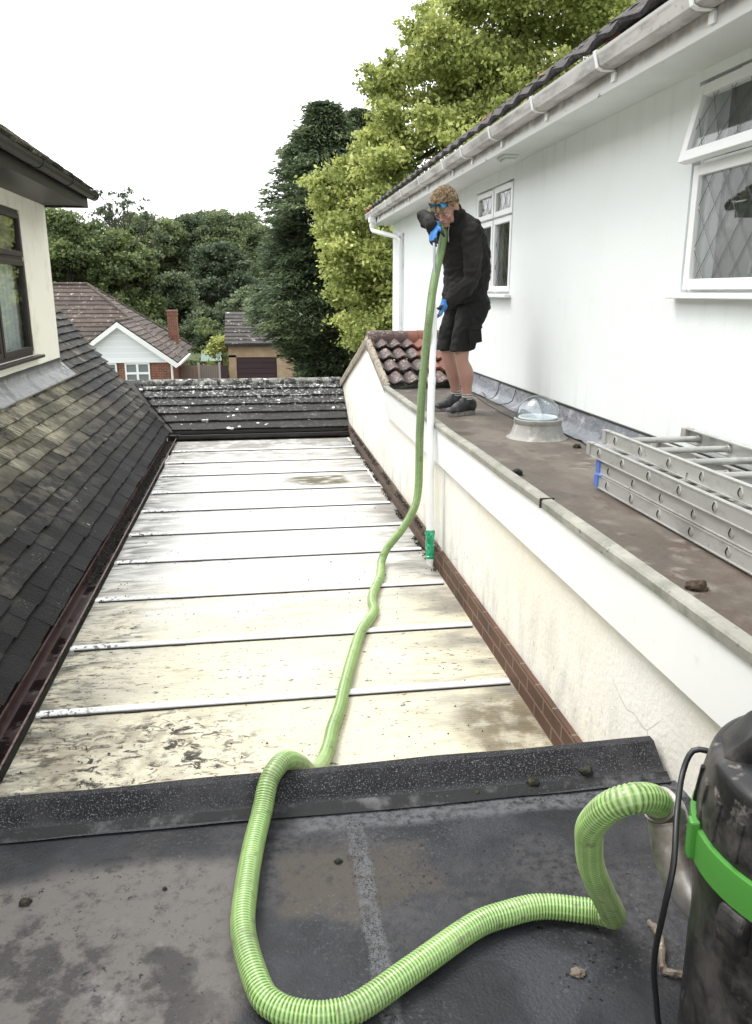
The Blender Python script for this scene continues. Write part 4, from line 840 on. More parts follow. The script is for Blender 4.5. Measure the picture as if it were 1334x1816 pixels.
for (a,c,e,f) in ((-5.95,-4.85,-.1,1.12),(-7.4,-6.3,-.1,1.12)):
    k=MB(); m_=(a+c)/2
    for q in((a,a+.07,e,f),(c-.07,c,e,f),(m_-.05,m_+.05,e,f),(a,c,e,e+.07),(a,c,f-.07,f),(a,c,f-.52,f-.42)): k.box(q[0],q[1],37.93+.002*rnd.random(),37.995,q[2],q[3])
    wo=k.build('window',M['upvc'],BG)
    k=MB(); k.box(a+.05,c-.05,37.975,37.985,e+.05,f-.05); M.setdefault('fpane',mat('far_pane',(.18,.20,.21),.15)); k.build('pane',M['fpane'],wo)
GA=root('garage',(0,43,GZ),'yellow brick garage with dark door and grey tiled roof under the conifer','garage')
b=MB(); b.box(-1.45,-1.06,43,43.3,GZ,1.05); b.box(1.05,3.6,43,43.3,GZ,1.05); b.box(-1.45,3.6,43,43.3,.93,1.62) ; b.box(-1.45,-1.2,43.3,49,GZ,1.6); b.box(3.35,3.6,43.3,49,GZ,1.6); b.build('wall',M['bgyel'],GA)
b=MB(); coursed(b,(-1.62,42.75,1.62),(3.8,42.75,1.62),(3.8,46,3.18),(-1.62,46,3.18),9); coursed(b,(3.8,49.2,1.62),(-1.62,49.2,1.62),(-1.62,46,3.18),(3.8,46,3.18),9); b.build('roof',M['bgroofg'],GA)
b=MB(); b.prism([(-1.45,43.05,1.6),(-1.45,48.9,1.6),(-1.45,46,3.05)],(.2,0,0)); b.build('wall',M['bgyel'],GA)
b=MB()
for i in range(8): b.box(-1.05,1.04,43.06,43.09,GZ+i*.285,GZ+i*.285+.265)
b.box(-1.05,1.04,43.10,43.13,GZ,.93); b.build('door',M['bgdoor'],GA)
b=MB(); b.box(-1.62,3.8,42.70,42.75,1.50,1.62); b.build('gutter',M['brownp'],GA)
FE=root('board_fence',(-2.8,42,GZ),'board fence with pale concrete posts between the bungalow and the garage','fence')
for a,c,mk in((-3.95,-3.0,'fence'),(-2.9,-1.95,'fence2'),(-1.85,-1.47,'bgdoor')):
    b=MB(); x_=a
    while x_<c-.01: b.box(x_,min(x_+.098,c),42.0+.01*(int(x_*10)%2),42.03+.01*(int(x_*10)%2),GZ,.62+rnd.uniform(-.015,.02)); x_+=.1
    b.build('panel',M[mk],FE)
for x_ in(-2.95,-1.90):
    b=MB(); b.box(x_-.05,x_+.05,41.97,42.07,GZ,.75); b.build('post',M['cpost'],FE,bevel=.01)
SH=root('garden_shed',(-2.75,50,GZ),'small garden shed with a pale green felt roof behind the fence','shed')
b=MB(); b.box(-3.25,-2.2,50,51.6,GZ,.2); b.build('wall',M['shedwall'],SH); b=MB(); slab(b,[(-3.35,49.85,.22),(-2.1,49.85,.22),(-2.1,50.8,.72),(-3.35,50.8,.72)]); slab(b,[(-3.35,50.8,.72),(-2.1,50.8,.72),(-2.1,51.75,.22),(-3.35,51.75,.22)]); b.build('roof',M['shedroof'],SH)
# ---------------------------------------------------------------- the standing man
def fuse(b,name,m,parent,voxel,smooth=6,fac=.5,disp=None,tint=None):
    o=b.build(name,m,parent,smooth=180)
    r=o.modifiers.new('r','REMESH'); r.mode='VOXEL'; r.voxel_size=voxel; r.use_smooth_shade=True
    s=o.modifiers.new('s','SMOOTH'); s.iterations=smooth; s.factor=fac
    bpy.context.view_layer.update(); dg=bpy.context.evaluated_depsgraph_get(); me=bpy.data.meshes.new_from_object(o.evaluated_get(dg))
    o.modifiers.clear(); o.data=me
    if not me.materials: me.materials.append(m)
    off=chain(o)
    if disp or tint:
        co=np.empty(len(me.vertices)*3,dtype=np.float32); me.vertices.foreach_get('co',co); nn=np.empty_like(co); me.vertices.foreach_get('normal',nn)
        co=co.reshape(-1,3); nn=nn.reshape(-1,3)
        if tint:
            if 'tint' in me.attributes: me.attributes.remove(me.attributes['tint'])
            at=me.attributes.new('tint','FLOAT','POINT'); at.data.foreach_set('value',np.array([tint(Vector(c)+off) for c in co],dtype=np.float32))
        if disp:
            d=np.array([disp(Vector(c)+off) for c in co])[:,None]; me.vertices.foreach_set('co',(co+nn*d).reshape(-1).astype(np.float32))
        me.update()
    for p in me.polygons: p.use_smooth=True
    return o
PB=Vector((1.64,6.2,3.28)); PM=Matrix.Translation(PB)@Matrix.Rotation(R(206),4,'Z')
def LW(f,l,z): return PM@Vector((f,l,z))
PERS=root('person',tuple(PB),'man in black jacket, shorts and blue gloves stooping at the roof edge, holding the pole','person')
def limbc(b,pts,rs,seg=18):
    """rounded chain of joints, local coordinates"""
    P=[LW(*p) for p in pts]; Q=[];S=[]
    for i in range(len(P)-1):
        k=6
        for j in range(k+(i==len(P)-2)):
            t=j/k; Q.append(P[i].lerp(P[i+1],t)); S.append(rs[i]+(rs[i+1]-rs[i])*(t*t*(3-2*t)))
    # ease the corners
    for _ in range(3): Q=[Q[0]]+[(Q[i-1]+Q[i]*2+Q[i+1])/4 for i in range(1,len(Q)-1)]+[Q[-1]]
    b.tube(Q,S,seg); b.ell(Q[0],(S[0],)*3,seg=14,rings=8); b.ell(Q[-1],(S[-1],)*3,seg=14,rings=8)
def loft(b,rings,seg=28,p=2.4):
    vs=[]
    for (f,l,z,rf,rl,tl) in rings:
        for k in range(seg):
            a=2*math.pi*k/seg; c,s=math.cos(a),math.sin(a); e=2/p
            x=math.copysign(abs(c)**e,c)*rf; y=math.copysign(abs(s)**e,s)*rl
            vs.append(LW(f+x*math.cos(tl),l+y,z-x*math.sin(tl)))
    n=len(rings); fs=[(i*seg+k,i*seg+(k+1)%seg,(i+1)*seg+(k+1)%seg,(i+1)*seg+k) for i in range(n-1) for k in range(seg)]+[tuple(range(seg))[::-1],tuple(range((n-1)*seg,n*seg))]
    b.add(vs,fs)
# joints (forward, left, up), matched to the photo
AN,AF=(.085,.12,.10),(.0,-.11,.10)
KN,KF=(.155,.115,.50),(.115,-.10,.50)
HN,HF=(.0,.08,.84),(.0,-.08,.84)
SHN,SHF=(.125,.155,1.335),(.15,-.17,1.37)
ELN,ELF=(.155,.225,1.01),(.36,-.13,1.47)
WRN,WRF=(.40,.215,.845),(.425,.075,1.375)
skin=mat('skin',(.44,.255,.20),.55,[((.50,.25,.20),[('noise',9,.45,.7,{'amt':.5})])],[([('noise',90,0,1)],.001,.5)]); 
b=MB()
for A,K,Hh in((AN,KN,HN),(AF,KF,HF)):
    mid=tuple((A[i]*.45+K[i]*.55) for i in range(3)); mid=(mid[0]-.018,mid[1],mid[2])
    limbc(b,[A,(A[0]*.8+K[0]*.2-.002,A[1]*.8+K[1]*.2,A[2]*.8+K[2]*.2),mid,(K[0]-.005,K[1],K[2]-.09),K,Hh],[.036,.040,.061,.050,.056,.070]); b.ell(LW(A[0]+.04,A[1],.045),(.08,.025,.02),m=Matrix.Rotation(R(206),3,'Z'))
loft(b,[(.03,0,.84,.10,.13,0),(.03,0,1.0,.10,.13,.1),(.03,0,1.15,.11,.14,.3),(.08,0,1.30,.10,.15,.5),(.12,0,1.40,.08,.13,.7),(.155,0,1.445,.055,.06,.8)])
limbc(b,[(.13,0,1.42),(.19,.01,1.475),(.225,.015,1.52)],[.062,.056,.056])
for S,E,W in((SHN,ELN,WRN),(SHF,ELF,WRF)): limbc(b,[S,E,W],[.055,.042,.028])
# head: modelled upright about its own centre, then bowed and turned towards the camera
HC=Vector((.262,.02,1.525)); HM=PM@Matrix.Translation(HC)@Matrix.Rotation(R(22),4,'Z')@Matrix.Rotation(R(40),4,'Y')@Matrix.Scale(1.06,4)
H3=HM.to_3x3()
def hell(b,c,r,rot=None,seg=20,rings=14):
    m=H3@rot if rot else H3; b.ell(HM@Vector(c),r,m=m,seg=seg,rings=rings)
hell(b,(-.015,0,.03),(.096,.076,.088)); hell(b,(.03,0,-.005),(.058,.060,.085)); hell(b,(.035,0,-.055),(.050,.050,.052)); hell(b,(.062,0,-.094),(.024,.024,.020))
hell(b,(.0,0,-.06),(.055,.056,.042))
hell(b,(.088,0,.022),(.012,.050,.012)); hell(b,(.097,0,-.008),(.012,.009,.030),Matrix.Rotation(R(-20),3,'Y')); hell(b,(.108,0,-.026),(.013,.013,.010))
for s in(1,-1):
    hell(b,(.062,.040*s,-.024),(.026,.020,.022)); hell(b,(.104,.011*s,-.030),(.008,.007,.006)); hell(b,(-.012,.079*s,-.012),(.018,.008,.031),Matrix.Rotation(R(12),3,'Y')); hell(b,(.0,.072*s,-.012),(.014,.012,.018)); hell(b,(.045,.046*s,-.062),(.02,.012,.03))
hell(b,(.088,0,-.056),(.011,.022,.005)); hell(b,(.086,0,-.066),(.011,.019,.006)); hell(b,(-.05,0,-.05),(.045,.052,.06))
fuse(b,'body',skin,PERS,.0045,smooth=3)
face=MB()
for s in(1,-1):
    hell(face,(.0835,.031*s,-.002),(.010,.014,.008))
face.build('eyes',mat('eye_white',(.55,.50,.48),.3),PERS,smooth=True)
face=MB()
for s in(1,-1): hell(face,(.0925,.031*s,-.002),(.0025,.006,.006)); 
face.build('irises',mat('iris',(.06,.07,.08),.2),PERS,smooth=True)
face=MB()
for s in(1,-1): hell(face,(.088,.032*s,.005),(.008,.0155,.0045)); 
face.build('eyelids',skin,PERS,smooth=True)
face=MB(); hell(face,(.0965,0,-.060),(.003,.020,.0022)); face.build('mouth',mat('lips',(.30,.10,.09),.5),PERS,smooth=True)
hairm=mat('hair',(.22,.15,.085),.5,[((.58,.46,.28),[('noise',60,.44,.60,{'stretch':(1,1,.5)})]),((.10,.06,.035),[('noise',45,.55,.7,{'seed':4})])])
b=MB(); rr=random.Random(3)
hell(b,(-.022,0,.036),(.092,.077,.085)); hell(b,(-.055,0,.0),(.062,.075,.07))
hb=b
for i in range(2600):
    # tufts over the crown and down the sides, combed forward
    th=rr.uniform(0,1)**.8*1.75; ph=rr.uniform(-math.pi,math.pi); d=Vector((math.sin(th)*math.cos(ph),math.sin(th)*math.sin(ph),math.cos(th)))
    p=Vector((-.022,0,.034))+Vector((d.x*.091,d.y*.076,d.z*.084))
    if p.x>.045 and p.z<.062: continue
    if p.z<-.02 and p.x>-.03: continue
    ln=.040+rr.uniform(-.012,.014) if p.z>.055 else .010; dirn=(Vector((1,.25*math.sin(ph*2),.18))+d*.55+Vector((rr.uniform(-.35,.35),rr.uniform(-.4,.4),rr.uniform(-.3,.3)))).normalized() if p.z>.045 else (Vector((.1,0,-1))+d*.45).normalized()
    r0=.0021; q=[p,p+dirn*ln*.5+d*.006,p+dirn*ln+d*.001-Vector((0,0,.006))]
    b.tube([HM@x_ for x_ in q],[r0,r0*.8,r0*.15],5)
for i in range(220):   # fringe falling forward past the sunglasses
    y_=rr.uniform(-.055,.055); p=Vector((.055+rr.uniform(-.01,.01)-abs(y_)*.3,y_,.085)); q=[p,p+Vector((.036,rr.uniform(-.01,.01),-.016)),p+Vector((.052,rr.uniform(-.016,.016),-.040-rr.uniform(0,.018)))]
    b.tube([HM@x_ for x_ in q],[.0022,.0018,.0005],5)
b.build('hair',hairm,PERS,smooth=True)
# mirrored sunglasses pushed up over the forehead
SGp=MB(); fr=.0045
def arc(y,z,bx=.103): return Vector((bx-.006-abs(y)*abs(y)*4.2,y,z+.006))
zt2,zb2=.083,.050
for s in(1,-1):
    for zz,rr_ in((zt2,.0042),(zb2,.003)): SGp.tube([HM@arc(s*y_,zz) for y_ in np.linspace(.006,.068,8)],rr_,8)
    SGp.tube([HM@arc(s*.007,zt2),HM@arc(s*.008,zb2+.006)],.003,8); SGp.tube([HM@arc(s*.069,zt2),HM@arc(s*.067,zb2)],.0045,8)
    SGp.tube([HM@arc(s*.069,zt2-.006),HM@Vector((.05,s*.082,.072)),HM@Vector((-.03,s*.087,.030)),HM@Vector((-.05,s*.082,.010))],.0042,8)
SGp.tube([HM@arc(-.008,zt2-.006),HM@arc(.008,zt2-.006)],.004,8)
sg=SGp.build('sunglasses',mat('sunglass_frame',(.02,.022,.03),.3),PERS,smooth=True)
ln=MB()
for s in(1,-1):
    for i in range(8):
        y1,y2=.007+.0615*i/8,.007+.0615*(i+1)/8
        ln.quad(HM@(arc(s*y1,zb2)+Vector((.002,0,0))),HM@(arc(s*y2,zb2)+Vector((.002,0,0))),HM@(arc(s*y2,zt2)+Vector((.001,0,0))),HM@(arc(s*y1,zt2)+Vector((.001,0,0))))
ln.build('lens',mat('mirrored_blue_lens',(.02,.22,.55),.12,[((.05,.55,.70),[('noise',26,.5,.6)])],metal=.7),sg,smooth=True)
# jacket
jack=mat('black_fleece',(.013,.012,.0115),.8,[((.026,.023,.021),[('noise',5,.45,.7)])],[([('noise',120,0,1)],.003,.6)],spec=.25)
b=MB()
loft(b,[(.055,0,.845,.150,.170,.05),(.050,0,.90,.156,.175,.08),(.025,0,1.00,.165,.178,.12),(.020,0,1.10,.168,.182,.25),(.045,0,1.20,.165,.188,.4),(.08,0,1.30,.148,.190,.55),(.105,0,1.385,.115,.175,.7),(.14,0,1.435,.080,.110,.8)])
limbc(b,[(.125,0,1.41),(.165,.005,1.465),(.195,.01,1.505)],[.090,.078,.070])
limbc(b,[SHN,(ELN[0],ELN[1],ELN[2]),(ELN[0]*.35+WRN[0]*.65,ELN[1]*.35+WRN[1]*.65,ELN[2]*.35+WRN[2]*.65),(WRN[0]-.015,WRN[1],WRN[2]+.008)],[.080,.066,.060,.045])
limbc(b,[SHF,ELF,(.40,0,1.42),(WRF[0]-.005,WRF[1]-.025,WRF[2]+.022)],[.085,.056,.052,.046])
limbc(b,[(.075,.08,1.335),(.075,-.08,1.335)],[.095,.095])
def folds(p):
    q=PM.inverted()@p
    return .013*noise.noise(Vector((q.x*9,q.y*7,q.z*16)))+.010*noise.noise(Vector((q.x*22,q.y*18,q.z*34+q.x*20)))-.002
jk=fuse(b,'jacket',jack,PERS,.008,smooth=5,disp=folds)
z=MB(); z.tube([LW(.232,.03,1.40),LW(.243,.03,1.36),LW(.238,.03,1.28)],.003,6); z.box(-.004,.004,-.003,.003,-.014,.014,m=Matrix.Translation(LW(.252,.045,1.30))); z.build('zip',mat('zip_pull',(.35,.34,.33),.4,metal=.5),jk)
c=MB(); limbc(c,[(WRN[0]-.04,WRN[1]+.0,WRN[2]+.02),(WRN[0]-.005,WRN[1],WRN[2]+.004)],[.046,.043]); c.build('cuff',jack,jk,smooth=True); c=MB(); limbc(c,[(.408,.02,1.405),(WRF[0],WRF[1]-.012,WRF[2]+.012)],[.050,.046]); c.build('cuff',jack,jk,smooth=True)
# shorts
sh=mat('black_work_shorts',(.010,.010,.010),.8,[((.020,.019,.019),[('noise',7,.45,.7)])],[([('noise',150,0,1)],.002,.5)],spec=.25)
b=MB()
loft(b,[(.0,0,.80,.150,.175,0),(.01,0,.86,.150,.176,0),(.03,0,.93,.145,.165,0)])
for s,K in((1,KN),(-1,KF)):
    l=K[1]; f=K[0]; loft(b,[(f-.005,l+.004*s,.492,.096,.082,.08),(f-.02,l,.56,.098,.084,.08),(f-.045,l*.97,.66,.104,.090,.05),(f-.10,l*.9,.76,.125,.096,0),(f-.135 if s>0 else f-.095,l*.85,.85,.125,.10,0)])
b.ell(LW(-.045,0,.82),(.11,.165,.09),m=Matrix.Rotation(R(206),3,'Z'))
so_=fuse(b,'shorts',sh,PERS,.007,smooth=4,disp=lambda p:.009*noise.noise(Vector((p.x*14,p.y*14,p.z*10)))+.005*noise.noise(p*30))
b=MB(); Mz=PM@Matrix.Translation(Vector((.11,.205,.62)))@Matrix.Rotation(R(8),4,'Y'); b.box(-.065,.06,-.008,.010,-.07,.055,m=Mz); b.box(-.07,.065,.008,.018,.03,.065,m=Mz); b.build('cargo_pocket',sh,so_,bevel=.006)
# socks and shoes
sk=mat('striped_sock',(.62,.60,.57),.9,[((.03,.03,.03),[('wave',18,.55,.75,{'axis':'Z'})])]) 
shoe=mat('black_shoe',(.022,.022,.024),.6,[((.06,.06,.062),[('noise',25,.5,.68)])],[([('noise',60,0,1)],.002,.5)]); sole=mat('shoe_sole',(.22,.21,.19),.7,[((.08,.08,.075),[('noise',30,.5,.7)])]); lace=mat('shoe_lace',(.10,.10,.10),.7)
for (A,K,yaw) in((AN,KN,6),(AF,KF,-4)):
    b=MB(); d=Vector(K)-Vector(A); limbc(b,[(A[0]-.003,A[1],.085),(A[0]+d.x*.13,A[1]+d.y*.13,A[2]+d.z*.13+.01)],[.043,.040]); b.build('sock',sk,PERS,smooth=True)
    SM=PM@Matrix.Translation(Vector((A[0],A[1],0)))@Matrix.Rotation(R(yaw),4,'Z')@Matrix.Scale(1.06,4); S3=SM.to_3x3()
    b=MB(); E=lambda c_,r_,ro=0: b.ell(SM@Vector(c_),r_,m=S3@Matrix.Rotation(R(ro),3,'Y'))
    E((-.035,0,.065),(.052,.042,.055)); E((.03,0,.070),(.080,.044,.050),14); E((.085,0,.062),(.075,.044,.042),16); E((.10,0,.046),(.085,.047,.038),6); E((.165,0,.040),(.050,.043,.030)); b.lathe([(.048,0),(.050,.03),(.048,.042)],SM@Vector((0,0,.075)),20); E((0,0,.09),(.050,.045,.035)); E((.045,0,.098),(.035,.032,.03),20)
    s_=fuse(b,'shoe',shoe,PERS,.005,smooth=5,disp=lambda p:.0012*noise.noise(p*70))
    b=MB(); n=28; prof=[]
    for k in range(n):
        a=2*math.pi*k/n; x_=.068+.150*math.cos(a); w_=.040+.008*math.cos(a-.5); prof.append((x_,math.copysign(abs(math.sin(a))**.8,math.sin(a))*w_))
    b.add([SM@Vector((x_,y_,.0)) for x_,y_ in prof]+[SM@Vector((x_*1.0,y_*1.05,.016)) for x_,y_ in prof]+[SM@Vector((x_,y_*.98,.030+.008*(x_>.19))) for x_,y_ in prof],[(i,(i+1)%n,n+(i+1)%n,n+i) for i in range(n)]+[(n+i,n+(i+1)%n,2*n+(i+1)%n,2*n+i) for i in range(n)]+[tuple(range(n))[::-1],tuple(range(2*n,3*n))])
    b.build('sole',sole,s_,smooth=30)
    b=MB()
    for i in range(5): x_=.050+i*.021; b.tube([SM@Vector((x_,-.028,.106-i*.010)),SM@Vector((x_+.006,0,.122-i*.0105)),SM@Vector((x_,.028,.106-i*.010))],.0028,6)
    b.build('laces',lace,s_,smooth=True)
# gloved hands
glove=mat('blue_knit_glove',(.035,.19,.52),.7,[((.12,.38,.70),[('noise',60,.52,.7,{'amt':.5})]),((.012,.014,.022),[('tint',0,.45,.6)])],[([('noise',200,0,1)],.001,.5)])
def hand(name,wr,along,palm,curl,tcurl=25,spread=3,side=1,lab=None):
    """wr, along, palm are world vectors; palm is the direction the palm faces; thumb on side*(along x palm)"""
    a=Vector(along).normalized(); n=Vector(palm); n=(n-a*n.dot(a)).normalized(); s=a.cross(n)*side; wr=Vector(wr)
    b=MB(); m3=Matrix((a,s,n)).transposed()
    b.ell(wr+a*.045,(.052,.040,.017),m=m3); b.ell(wr+a*.065+s*.008,(.034,.038,.015),m=m3); b.ell(wr+a*.035+s*.026+n*.006,(.034,.018,.017),m=m3); b.tube([wr-a*.03,wr,wr+a*.03],[.031,.029,.030],16)
    tips=[]
    for i,(o_,L) in enumerate(((.030,.070),(.010,.078),(-.011,.073),(-.030,.058))):
        p=wr+a*(.085-.004*abs(i-1))+s*o_; ang=0; pts=[p-a*.02,p]; sp=Matrix.Rotation(R(spread*(1.5-i))*(-side),3,n); cu=curl if not hasattr(curl,'__len__') else curl[i]
        for j,(sl_,cf) in enumerate(((.44,.8),(.31,1.1),(.25,.8))):
            ang+=R(cu*cf); d=sp@(a*math.cos(ang)+n*math.sin(ang)); p=p+d*L*sl_; pts.append(p)
        b.tube(pts,[.0115,.0115,.0108,.0100,.0086],12); b.ell(pts[-1],(.0086,)*3); tips.append((pts[2],pts[-1]))
    p=wr+a*.022+s*.030+n*.004; d1=(a*.62+s*.70+n*.25).normalized(); d2=(a*.80+s*.35+n*(.2+tcurl/60)).normalized(); d3=(a*.75+s*.05+n*(.3+tcurl/35)).normalized()
    pts=[p-d1*.012,p+d1*.032,p+d1*.032+d2*.030,p+d1*.032+d2*.030+d3*.026]; b.tube(pts,[.015,.0135,.0115,.0095],12); b.ell(pts[-1],(.0095,)*3); tips.append((pts[2],pts[-1]))
    def tn(q):
        h=(q-wr).dot(a); t=.15
        for u,v in tips:
            w_=v-u; k=max(0,min(1,(q-u).dot(w_)/w_.dot(w_))); dd=(q-(u+w_*k)).length
            if dd<.016 and k>.05: t=1
        if (q-wr).dot(n)>.012 and h>.02: t=1
        return t
    return fuse(b,name,glove,PERS,.0028,smooth=3,tint=tn)
def LD(f,l,z): return PM.to_3x3()@Vector((f,l,z))
WRF=(.40,.075,1.38)
hand('glove',LW(*WRF),LD(.075,.045,-.12),LD(-.85,.12,-.5),(16,20,22,26),30,4,1)
hand('glove',LW(.425,.222,.835),LD(.50,.10,-.80),LD(.72,-.45,.45),(34,36,38,40),22,2,-1)

# ---------------------------------------------------------------- the pole he holds
PO=root('vacuum_pole',(1.165,5.26,2.31),'long white gutter-cleaning pole with a green clear coupler, held upright by the standing man','pole')
pl=spline([(1.165,5.262,2.36),(1.170,5.30,2.62),(1.184,5.40,3.20),(1.198,5.47,3.45),(1.228,5.58,3.75),(1.261,5.71,4.06),(1.2845,5.85,4.50),(1.286,5.87,4.54)],.05)
wht=mat('white_pole_tube',(.84,.85,.86),.3,[((.5,.5,.5),[('noise',9,.6,.8,{'amt':.4})])])
i1=next(i for i,p in enumerate(pl) if p.z>3.58); i2=next(i for i,p in enumerate(pl) if p.z>4.08); i0=next(i for i,p in enumerate(pl) if p.z>2.56)
b=MB(); b.tube(pl[:i1+1],.0265,20); b.tube(pl[i1-1:i2+1],.0235,20); b.tube(pl[i1-1:i1+1],.0285,20); b.build('tube',wht,PO,smooth=True)
b=MB(); b.tube(pl[i2-2:],.0095,12); b.build('inner_pole',mat('grey_aluminium_pole',(.33,.35,.38),.35,metal=.6),PO,smooth=True)
b=MB(); c0=Vector((1.1655,5.265,2.375)); ax=(pl[i0]-c0).normalized()
b.lathe([(.030,0),(.035,.004),(.035,.018),(.031,.022),(.031,.085),(.034,.09),(.034,.10),(.031,.105),(.031,.165),(.0355,.172),(.0355,.195),(.030,.205)],c0,28,axis=ax)
grc=mat('green_tinted_coupler',(.01,.26,.12),.12,[((.03,.46,.24),[('noise',30,.5,.65)]),((.006,.09,.04),[('noise',22,.58,.68,{'seed':2})])],coat=.5); b.build('coupler',grc,PO,smooth=30)
b=MB(); vs=[]
for k in range(20):
    a=2*math.pi*k/20; vs.append((1.1655+.026*math.cos(a),5.265+.026*math.sin(a),2.378))
for k in range(20):
    a=2*math.pi*k/20; vs.append((1.1655+.024*math.cos(a)-.0,5.265+.024*math.sin(a),2.325-.026*math.cos(a)*.9-.004))
b.add(vs,[(k,(k+1)%20,20+(k+1)%20,20+k) for k in range(20)]); b.add([(v[0]*.999+.0012,v[1]*.9995+.0026,v[2]) for v in vs],[(k,(k+1)%20,20+(k+1)%20,20+k) for k in range(20)]); b.build('nozzle',wht,PO,smooth=40)

# ---------------------------------------------------------------- green hose
hp=[(.792,1.296,3.165),(.787,1.304,3.18),(.750,1.288,3.222),(.695,1.275,3.238),(.662,1.298,3.205),(.652,1.345,3.13),(.672,1.39,3.05),(.70,1.429,2.96),(.735,1.452,2.88),(.775,1.470,2.80),(.798,1.492,2.752),(.785,1.512,2.742),(.749,1.534,2.7355),(.644,1.563,2.7355),(.55,1.552,2.7355),(.462,1.525,2.7355),(.305,1.431,2.7355),(.166,1.347,2.7355),(.100,1.332,2.7355),(.046,1.340,2.7355),(-.008,1.366,2.7355),(-.047,1.422,2.7355),(-.084,1.588,2.7355),(-.078,1.74,2.7355),(-.060,1.888,2.740),(-.036,2.01,2.755),(-.015,2.09,2.795),(.008,2.13,2.815),(.040,2.19,2.805),(.082,2.30,2.72),(.139,2.562,2.51),(.200,2.889,2.33),(.245,3.08,2.290),(.277,3.232,2.284),(.330,3.42,2.284),(.368,3.598,2.284),(.440,3.90,2.284),(.510,4.17,2.284),(.560,4.33,2.284),(.63,4.49,2.284),(.668,4.60,2.284),(.672,4.72,2.284),(.705,4.90,2.284),(.79,5.17,2.284),(.815,5.30,2.284),(.855,5.50,2.295),(.90,5.56,2.36),(.946,5.56,2.424),(1.022,5.55,2.525),(1.088,5.56,2.63),(1.125,5.575,2.72),(1.142,5.59,2.84),(1.146,5.60,3.02),(1.148,5.60,3.253),(1.157,5.60,3.497),(1.170,5.615,3.65),(1.187,5.63,3.811),(1.209,5.623,4.044),(1.241,5.705,4.177),(1.271,5.775,4.274),(1.308,5.860,4.372),(1.354,5.960,4.474),(1.388,6.044,4.557),(1.417,6.125,4.633),(1.416,6.180,4.705),(1.394,6.202,4.758),(1.366,6.211,4.782),(1.341,6.221,4.791)]
hs_=spline(hp,.0088/4); seg=40; n=len(hs_); P=np.array([tuple(p) for p in hs_])
# gentle unevenness of a hose lying on its own weight
dP=np.gradient(P,axis=0); dP=unit(dP); U0=np.zeros_like(P); u=np.array([0,0,1.0])
for i in range(n):
    u=u-dP[i]*np.dot(u,dP[i]); u=u/np.linalg.norm(u); U0[i]=u
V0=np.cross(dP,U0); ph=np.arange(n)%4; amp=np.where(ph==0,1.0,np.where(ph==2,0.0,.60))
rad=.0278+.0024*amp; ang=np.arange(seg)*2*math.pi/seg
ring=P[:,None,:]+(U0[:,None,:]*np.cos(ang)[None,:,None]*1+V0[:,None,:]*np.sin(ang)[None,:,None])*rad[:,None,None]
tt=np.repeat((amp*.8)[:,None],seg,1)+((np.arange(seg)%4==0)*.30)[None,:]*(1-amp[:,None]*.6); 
b=MB(); b.v=ring.reshape(-1,3).tolist(); b.t=np.clip(tt,0,1).reshape(-1).tolist()
i_=np.arange(n-1)[:,None]*seg; k_=np.arange(seg)[None,:]; k2=(k_+1)%seg
b.f=np.stack([i_+k_,i_+k2,i_+seg+k2,i_+seg+k_],-1).reshape(-1,4).tolist()
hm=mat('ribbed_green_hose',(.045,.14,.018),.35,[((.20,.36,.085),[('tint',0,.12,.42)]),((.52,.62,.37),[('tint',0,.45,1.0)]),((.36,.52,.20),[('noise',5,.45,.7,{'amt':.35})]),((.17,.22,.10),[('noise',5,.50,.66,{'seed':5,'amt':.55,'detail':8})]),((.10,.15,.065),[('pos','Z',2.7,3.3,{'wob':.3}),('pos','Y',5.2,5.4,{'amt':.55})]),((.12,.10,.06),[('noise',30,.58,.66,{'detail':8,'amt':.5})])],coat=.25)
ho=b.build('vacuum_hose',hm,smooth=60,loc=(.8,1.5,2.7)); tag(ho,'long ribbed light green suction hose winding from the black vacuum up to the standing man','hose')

# ---------------------------------------------------------------- vacuum cleaner
VC=(.99,1.08,ZN); V_=root('wet_vacuum',VC,'black drum vacuum cleaner with a bright green band, on the dark foreground roof','vacuum cleaner')
b=MB(); b.lathe([(.20,.02),(.218,.03),(.221,.06),(.222,.20),(.225,.40),(.228,.49),(.236,.495),(.236,.515),(.229,.52)],VC,64); dm=b.build('drum',M['blackp'],V_,smooth=40)
b=MB(); b.lathe([(.232,.502),(.2445,.504),(.2455,.560),(.2445,.568),(.232,.570)],VC,72); b.build('band',M['greenb'],V_,smooth=40)
b=MB(); a=R(165); m_=Matrix.Translation(Vector(VC)+Vector((math.cos(a)*.246,math.sin(a)*.246,.55)))@Matrix.Rotation(a,4,'Z'); b.box(-.008,.010,-.012,.012,-.045,.032,m=m_); b.build('band_clip',M['greenb'],V_,bevel=.004)
b=MB(); b.lathe([(.236,.571),(.237,.60),(.232,.64),(.223,.685),(.217,.697),(.205,.704),(.15,.715),(.10,.72),(.01,.722)],VC,64)
hd=b.build('head',M['blackp'],V_,smooth=40)
b=MB()
